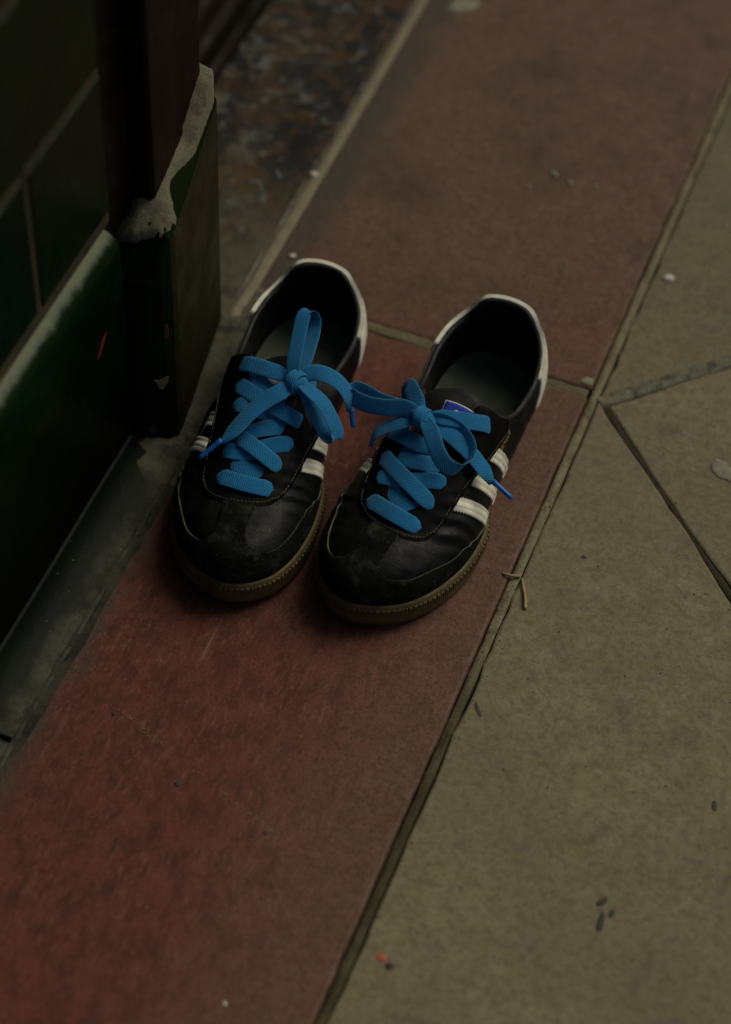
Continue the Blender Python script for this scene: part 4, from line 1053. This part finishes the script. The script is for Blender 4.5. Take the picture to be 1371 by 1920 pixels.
spot('tar_speck', 'dark round tar speck left of its twin by the dry stalks', 'tar', (.0241, -.1389), .0030, .0024, .2, M['stain'], .0002, 21, .6, PZ)
spot('tar_speck', 'dark tar speck right of its twin below the slab junction', 'tar', (.0407, -.1405), .0022, .0018, .6, M['tar'], .0004, 22, .6, PZ)
spot('tar_speck', 'black flake wedged in the strip joint beside the right shoe', 'tar', (.0030, -.1194), .0022, .0042, .2, M['tar'], .0016, 23, .3, -.003)
spot('stain', 'brown blotch on the slab at the lower right', 'stain', (.1415, -.2838), .0090, .0055, .4, M['stain'], .00005, 24, .5, PZ)
spot('stain', 'faint brown blotch on the slab near the bottom right corner', 'stain', (.1669, -.4178), .0080, .0048, .1, M['stain'], .00005, 25, .5, PZ)
spot('tar_streak', 'short upper black streak of the cluster on the lower slab', 'tar', (.1320, -.3895), .0022, .0048, -.5, M['tar'], .0006, 26, .4, PZ)
spot('tar_streak', 'long black streak of the cluster on the lower slab', 'tar', (.1352, -.4030), .0024, .0082, .1, M['tar'], .0006, 27, .4, PZ)
spot('tar_streak', 'small black streak at the right of the cluster on the lower slab', 'tar', (.1398, -.3950), .0018, .0032, -.2, M['tar'], .0006, 28, .4, PZ)
spot('tar_streak', 'slanting black scuff on the slab close to the strip joint', 'tar', (.0150, -.2860), .0072, .0016, -.95, M['tar'], .0004, 29, .4, PZ)
spot('tar_speck', 'black speck on the slab at the right edge low down', 'tar', (.1770, -.2977), .0018, .0040, .3, M['tar'], .0005, 30, .4, PZ)
spot('stain', 'curled grey mark on the slab below the dry stalks', 'stain', (.0860, -.2106), .0040, .0030, .3, M['stain'], .00005, 31, .3, PZ)
spot('stain', 'oblong grey mark on the slab at the far right', 'stain', (.1532, -.2316), .0085, .0040, -.9, M['stain'], .00005, 32, .3, PZ)
for i, (xy, r_, lb) in enumerate((((-.199, -.379), .0016, 'dark pit high on the near red tile towards the wall'), ((-.140, -.4115), .0022, 'dark pit in the middle of the near red tile'), ((-.075, -.4230), .0017, 'dark pit on the near red tile towards the paving'))):
    spot('pit_mark', lb, 'pit', xy, r_, r_*.8, .3, M['tar'], .0003, 40+i, .35, .0002)
def stalk(label, pts, r0, r1):
    o = tube('dry_stalk', smooth_curve(np.array(pts), 5), np.linspace(r0, r1, 5*(len(pts)-1)+1), M['stalk'], 1, None, sides=7); tag(o, label, 'stalk', 'dry stalks by the strip joint')
stalk('short dry stalk lying across the joint between red tile and slab', [(-.0058, -.1764, .0012), (-.0020, -.1772, .0022), (.0020, -.1762, .0016), (.0062, -.1746, .0012)], .0006, .0013)
stalk('longer dry stalk lying along the slab beside the joint', [(.0078, -.1752, .0004), (.0100, -.1800, .0012), (.0132, -.1862, .0010), (.0158, -.1920, .0016), (.0180, -.1985, .0004)], .0007, .0012)
# pale scratch: a broken row of crumbs across the near tile
V = []; F = []
a0, a1 = np.array([-.2125, -.3705]), np.array([-.0655, -.4230])
for k in range(90):
    f = random.random()
    if .36 < f < .52 and random.random() < .8: continue
    p = a0+(a1-a0)*f+np.array([random.gauss(0, .0006), random.gauss(0, .0008)]); s = random.uniform(.0002, .0006); b = len(V)
    for dx, dy in ((-1, -.6), (1, -.5), (.7, .8), (-.8, .6)): V.append((p[0]+dx*s*1.6, p[1]+dy*s, .0002))
    V.append((p[0], p[1], .0002+s*.8)); F += [(b, b+1, b+4), (b+1, b+2, b+4), (b+2, b+3, b+4), (b+3, b, b+4)]
o = mesh('crumbs', V, F, M['flake'], None, smooth=False); tag(o, 'broken pale row of crumbs across the near red tile', 'crumbs', kind='stuff')
# loose grit
V = []; F = []
rg = random.Random(11)
for k in range(1500):
    u = rg.random()
    if u < .30: x = rg.gauss(.004, .004); y = rg.uniform(-.6, .45)
    elif u < .5: x = rg.gauss(-.245, .008); y = rg.uniform(-.5, .02)
    else: x = rg.uniform(-.26, .25); y = rg.uniform(-.6, .45)
    if -.245 < x < -.01 and -.28 < y < .01: continue
    s = rg.choice((.0002, .0003, .0003, .0006))*rg.uniform(.7, 1.2); b = len(V); z = .0
    for dx, dy in ((-1, -.7), (1, -.6), (.8, .9), (-.7, .8)): V.append((x+dx*s*rg.uniform(.7, 1.2), y+dy*s*rg.uniform(.7, 1.2), z-.0005))
    V.append((x, y, z+s*rg.uniform(.6, 1.3))); F += [(b, b+1, b+4), (b+1, b+2, b+4), (b+2, b+3, b+4), (b+3, b, b+4)]
o = mesh('grit', V, F, M['mortar'], None, smooth=False); tag(o, 'fine loose grit scattered over tiles and slabs', 'grit', kind='stuff')
